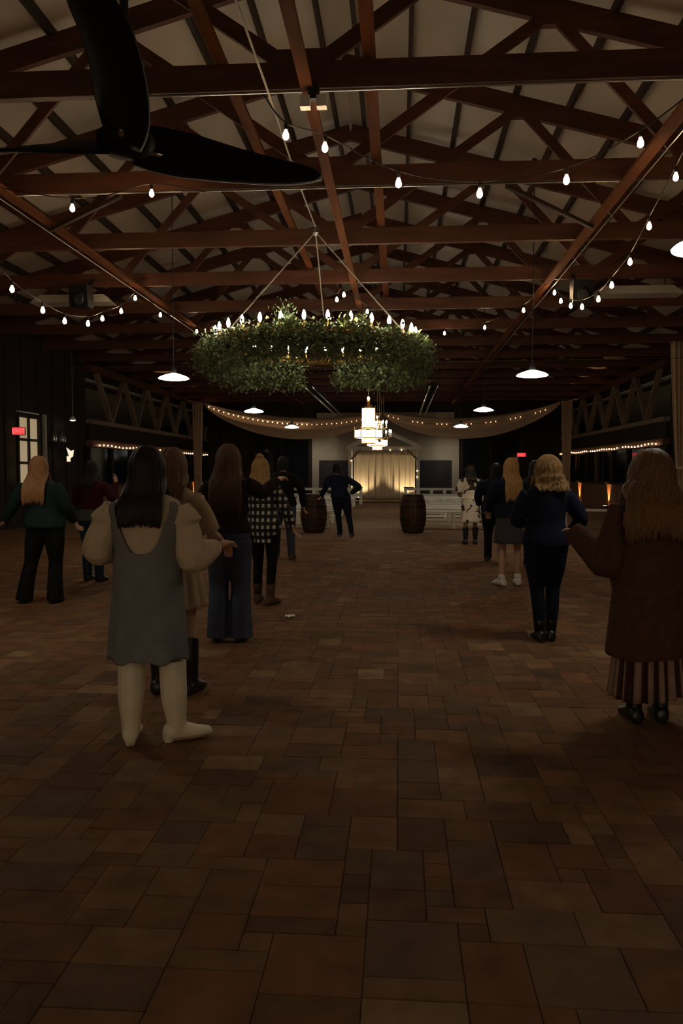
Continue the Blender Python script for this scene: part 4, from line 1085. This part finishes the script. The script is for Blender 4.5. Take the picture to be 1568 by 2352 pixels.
# 9 cow-print dress
p = Person('dark-haired woman in cream and brown patch-print dress and black boots', (2.38, 16.55), 6, 1.62, 1.1, eL=(-.25, .04, 1.1), wL=(-.2, .2, 1.06), eR=(.25, .04, 1.1), wR=(.22, .2, 1.05),
           fL=(-.10, .0, 4), fR=(.11, .02, -6), vox=.012)
M_cow = patch_mat('patch_print_fabric', (.03, .018, .012), (.58, .49, .37), 6.5, .455)
p.top('dress_top', M_cow, .93, 1.40, .02, 0, (.082, .08, .076, .06, .046), upto=.5)
p.shell('dress_skirt', M_cow, lambda z, f: (.17 + .045 * max(0, (1.0 - z) / .5), .13 + .045 * max(0, (1.0 - z) / .5), .008 * math.sin(f * 11)), lambda f: 1.0, lambda f: .46, 64, 14)
p.boots('boot', L_black, .36, (.062, .06, .048, .046), .012, 1); p.hair(H_dark, 1.36, 90, .004, .15, .014, seed=11)

# 10 large navy person
p = Person('broad person in dark navy jacket and trousers beside the patch-print dress', (2.52, 13.49), -4, 1.63, 1.22, eL=(-.29, .02, 1.1), wL=(-.27, .16, .95), eR=(.29, .0, 1.1), wR=(.3, .1, .9),
           fL=(-.12, .0, 6), fR=(.12, .02, -6), vox=.012)
p.top('jacket', F_navy, .78, 1.41, .03, .02, (.086, .08, .07, .064, .05)); p.pants('trousers', F_black, (.106, .096, .076, .07, .066), 1.0, .04)
p.boots('shoe', L_black, .1, (.05, .05, .05, .05), .012); p.hair(H_black, 1.42, 70, 0, 0, .01, jag=.02, seed=12)

# 11 long blond hair, navy top, grey shorts
p = Person('woman with long golden hair in navy top, grey shorts and white trainers', (2.37, 10.56), 6, 1.66, 1.08, eL=(-.26, .06, 1.10), wL=(-.24, .22, .98), eR=(.26, .04, 1.1), wR=(.25, .18, .92),
           fL=(-.12, -.02, 22), fR=(.11, .05, -6), vox=.011)
p.top('sweatshirt', F_navy, .90, 1.40, .024, .01, (.08, .074, .066, .06, .048))
p.shell('shorts', fab('dark_grey_cotton', (.055, .052, .055)), lambda z, f: (.185 + .03 * max(0, (.9 - z) / .3), .135 + .03 * max(0, (.9 - z) / .3), .005 * math.sin(f * 9)), lambda f: .98, lambda f: .56, 48, 12)
p.boots('trainer', mat('white_trainer', (.62, .58, .52), .6, .3), .12, (.05, .05, .046, .046), .014); p.hair(H_blond, 1.14, 170, .004, .12, .016, jag=.04, seed=13)

# 12 dark person behind
p = Person('black-clad dark-haired person almost hidden between the blond and the curly-haired dancers', (3.05, 12.79), 0, 1.66, 1.05, vox=.013)
p.top('jacket', F_black, .84, 1.41, .022, .012, (.078, .07, .062, .058, .046)); p.pants('trousers', F_black, (.102, .09, .07, .066, .058), 1.0, .04)
p.boots('shoe', L_black, .1, (.05, .05, .05, .05), .012); p.hair(H_black, 1.36, 80, 0, .1, .012, seed=14)

# 13 curly-haired dancer in navy
p = Person('dancer with curly golden-brown hair, head turned left, in navy jacket and slim trousers', (2.20, 7.12), 4, 1.615, 1.06, eL=(-.25, .06, 1.10), wL=(-.16, .24, 1.05), eR=(.31, .0, 1.10), wR=(.28, .18, .98),
           fL=(-.05, -.02, 4), fR=(.06, .03, -8), hy=48, vox=.010)
p.top('jacket', F_navy, .86, 1.41, .026, .012, (.082, .076, .068, .062, .048)); p.pants('trousers', F_navy2, (.106, .092, .066, .060, .046), 1.0, .06)
p.boots('boot', L_black, .24, (.056, .054, .048, .046), .012, 1); p.hair(H_curl, 1.40, 300, .015, .16, .030, 60, .04, .010, seed=15)

# 14 right-hand woman in brown cardigan
p = Person('woman with long wavy brown hair in long brown cardigan and striped skirt', (2.40, 4.85), 2, 1.585, 1.16, eL=(-.27, -.03, .98), wL=(-.39, .13, 1.13), eR=(.29, .0, 1.05), wR=(.28, .18, .95),
           fL=(-.085, .0, 6), fR=(.085, .02, -6), hy=-6, vox=.0085)
M_card = fab('brown_knit_cardigan', (.080, .036, .024), .2, .5, .9, 24)
w0 = p.wr[-1].copy(); p.wr[-1] = w0 + (w0 - p.el[-1]).normalized() * .085
p.top('sleeves', M_card, 1.0, 1.405, .022, 0, (.088, .086, .090, .086, .066)); p.wr[-1] = w0
p.shell('cardigan', M_card, lambda z, f: (max(tor(min(z, 1.36))[0] * 1.16 + .03, .205 if z < 1.12 else 0) + .10 * max(0, (.98 - z)), max(tor(min(z, 1.36))[1] * 1.08 + .03, .16 if z < 1.12 else 0) + .11 * max(0, (.98 - z)), .006 * math.sin(f * 8) * max(0, 1.0 - z)),
        lambda f: 1.36, lambda f: .43 + .012 * math.sin(f * 2), 90, 34, .014, (-158, 158))
p.top('shirt', F_black, .9, 1.40, .010, 0, (.06, .056, .05, .046, .036))
p.shell('skirt', mat('striped_skirt_cloth', (.2, .1, .1), .85, .12, .15, 14, .15, 60, attr=True), lambda z, f: (.165 + .06 * max(0, (.9 - z) / .7), .125 + .07 * max(0, (.9 - z) / .7), .016 * math.sin(f * 19) * max(0, (.9 - z) / .7)),
        lambda f: 1.0, lambda f: .19 + .035 * math.sin(f - .6), 240, 22, cf=lambda f, z: (.26, .16, .12) if math.sin(f * 19 + 1.0 * math.sin(f * 5)) > .25 else (.045, .018, .014))
p.boots('boot', L_black, .30, (.062, .060, .050, .048), .012, 1); p.hair(H_wave, 1.20, 330, .016, .55, .045, 34, .06, .011, seed=16)
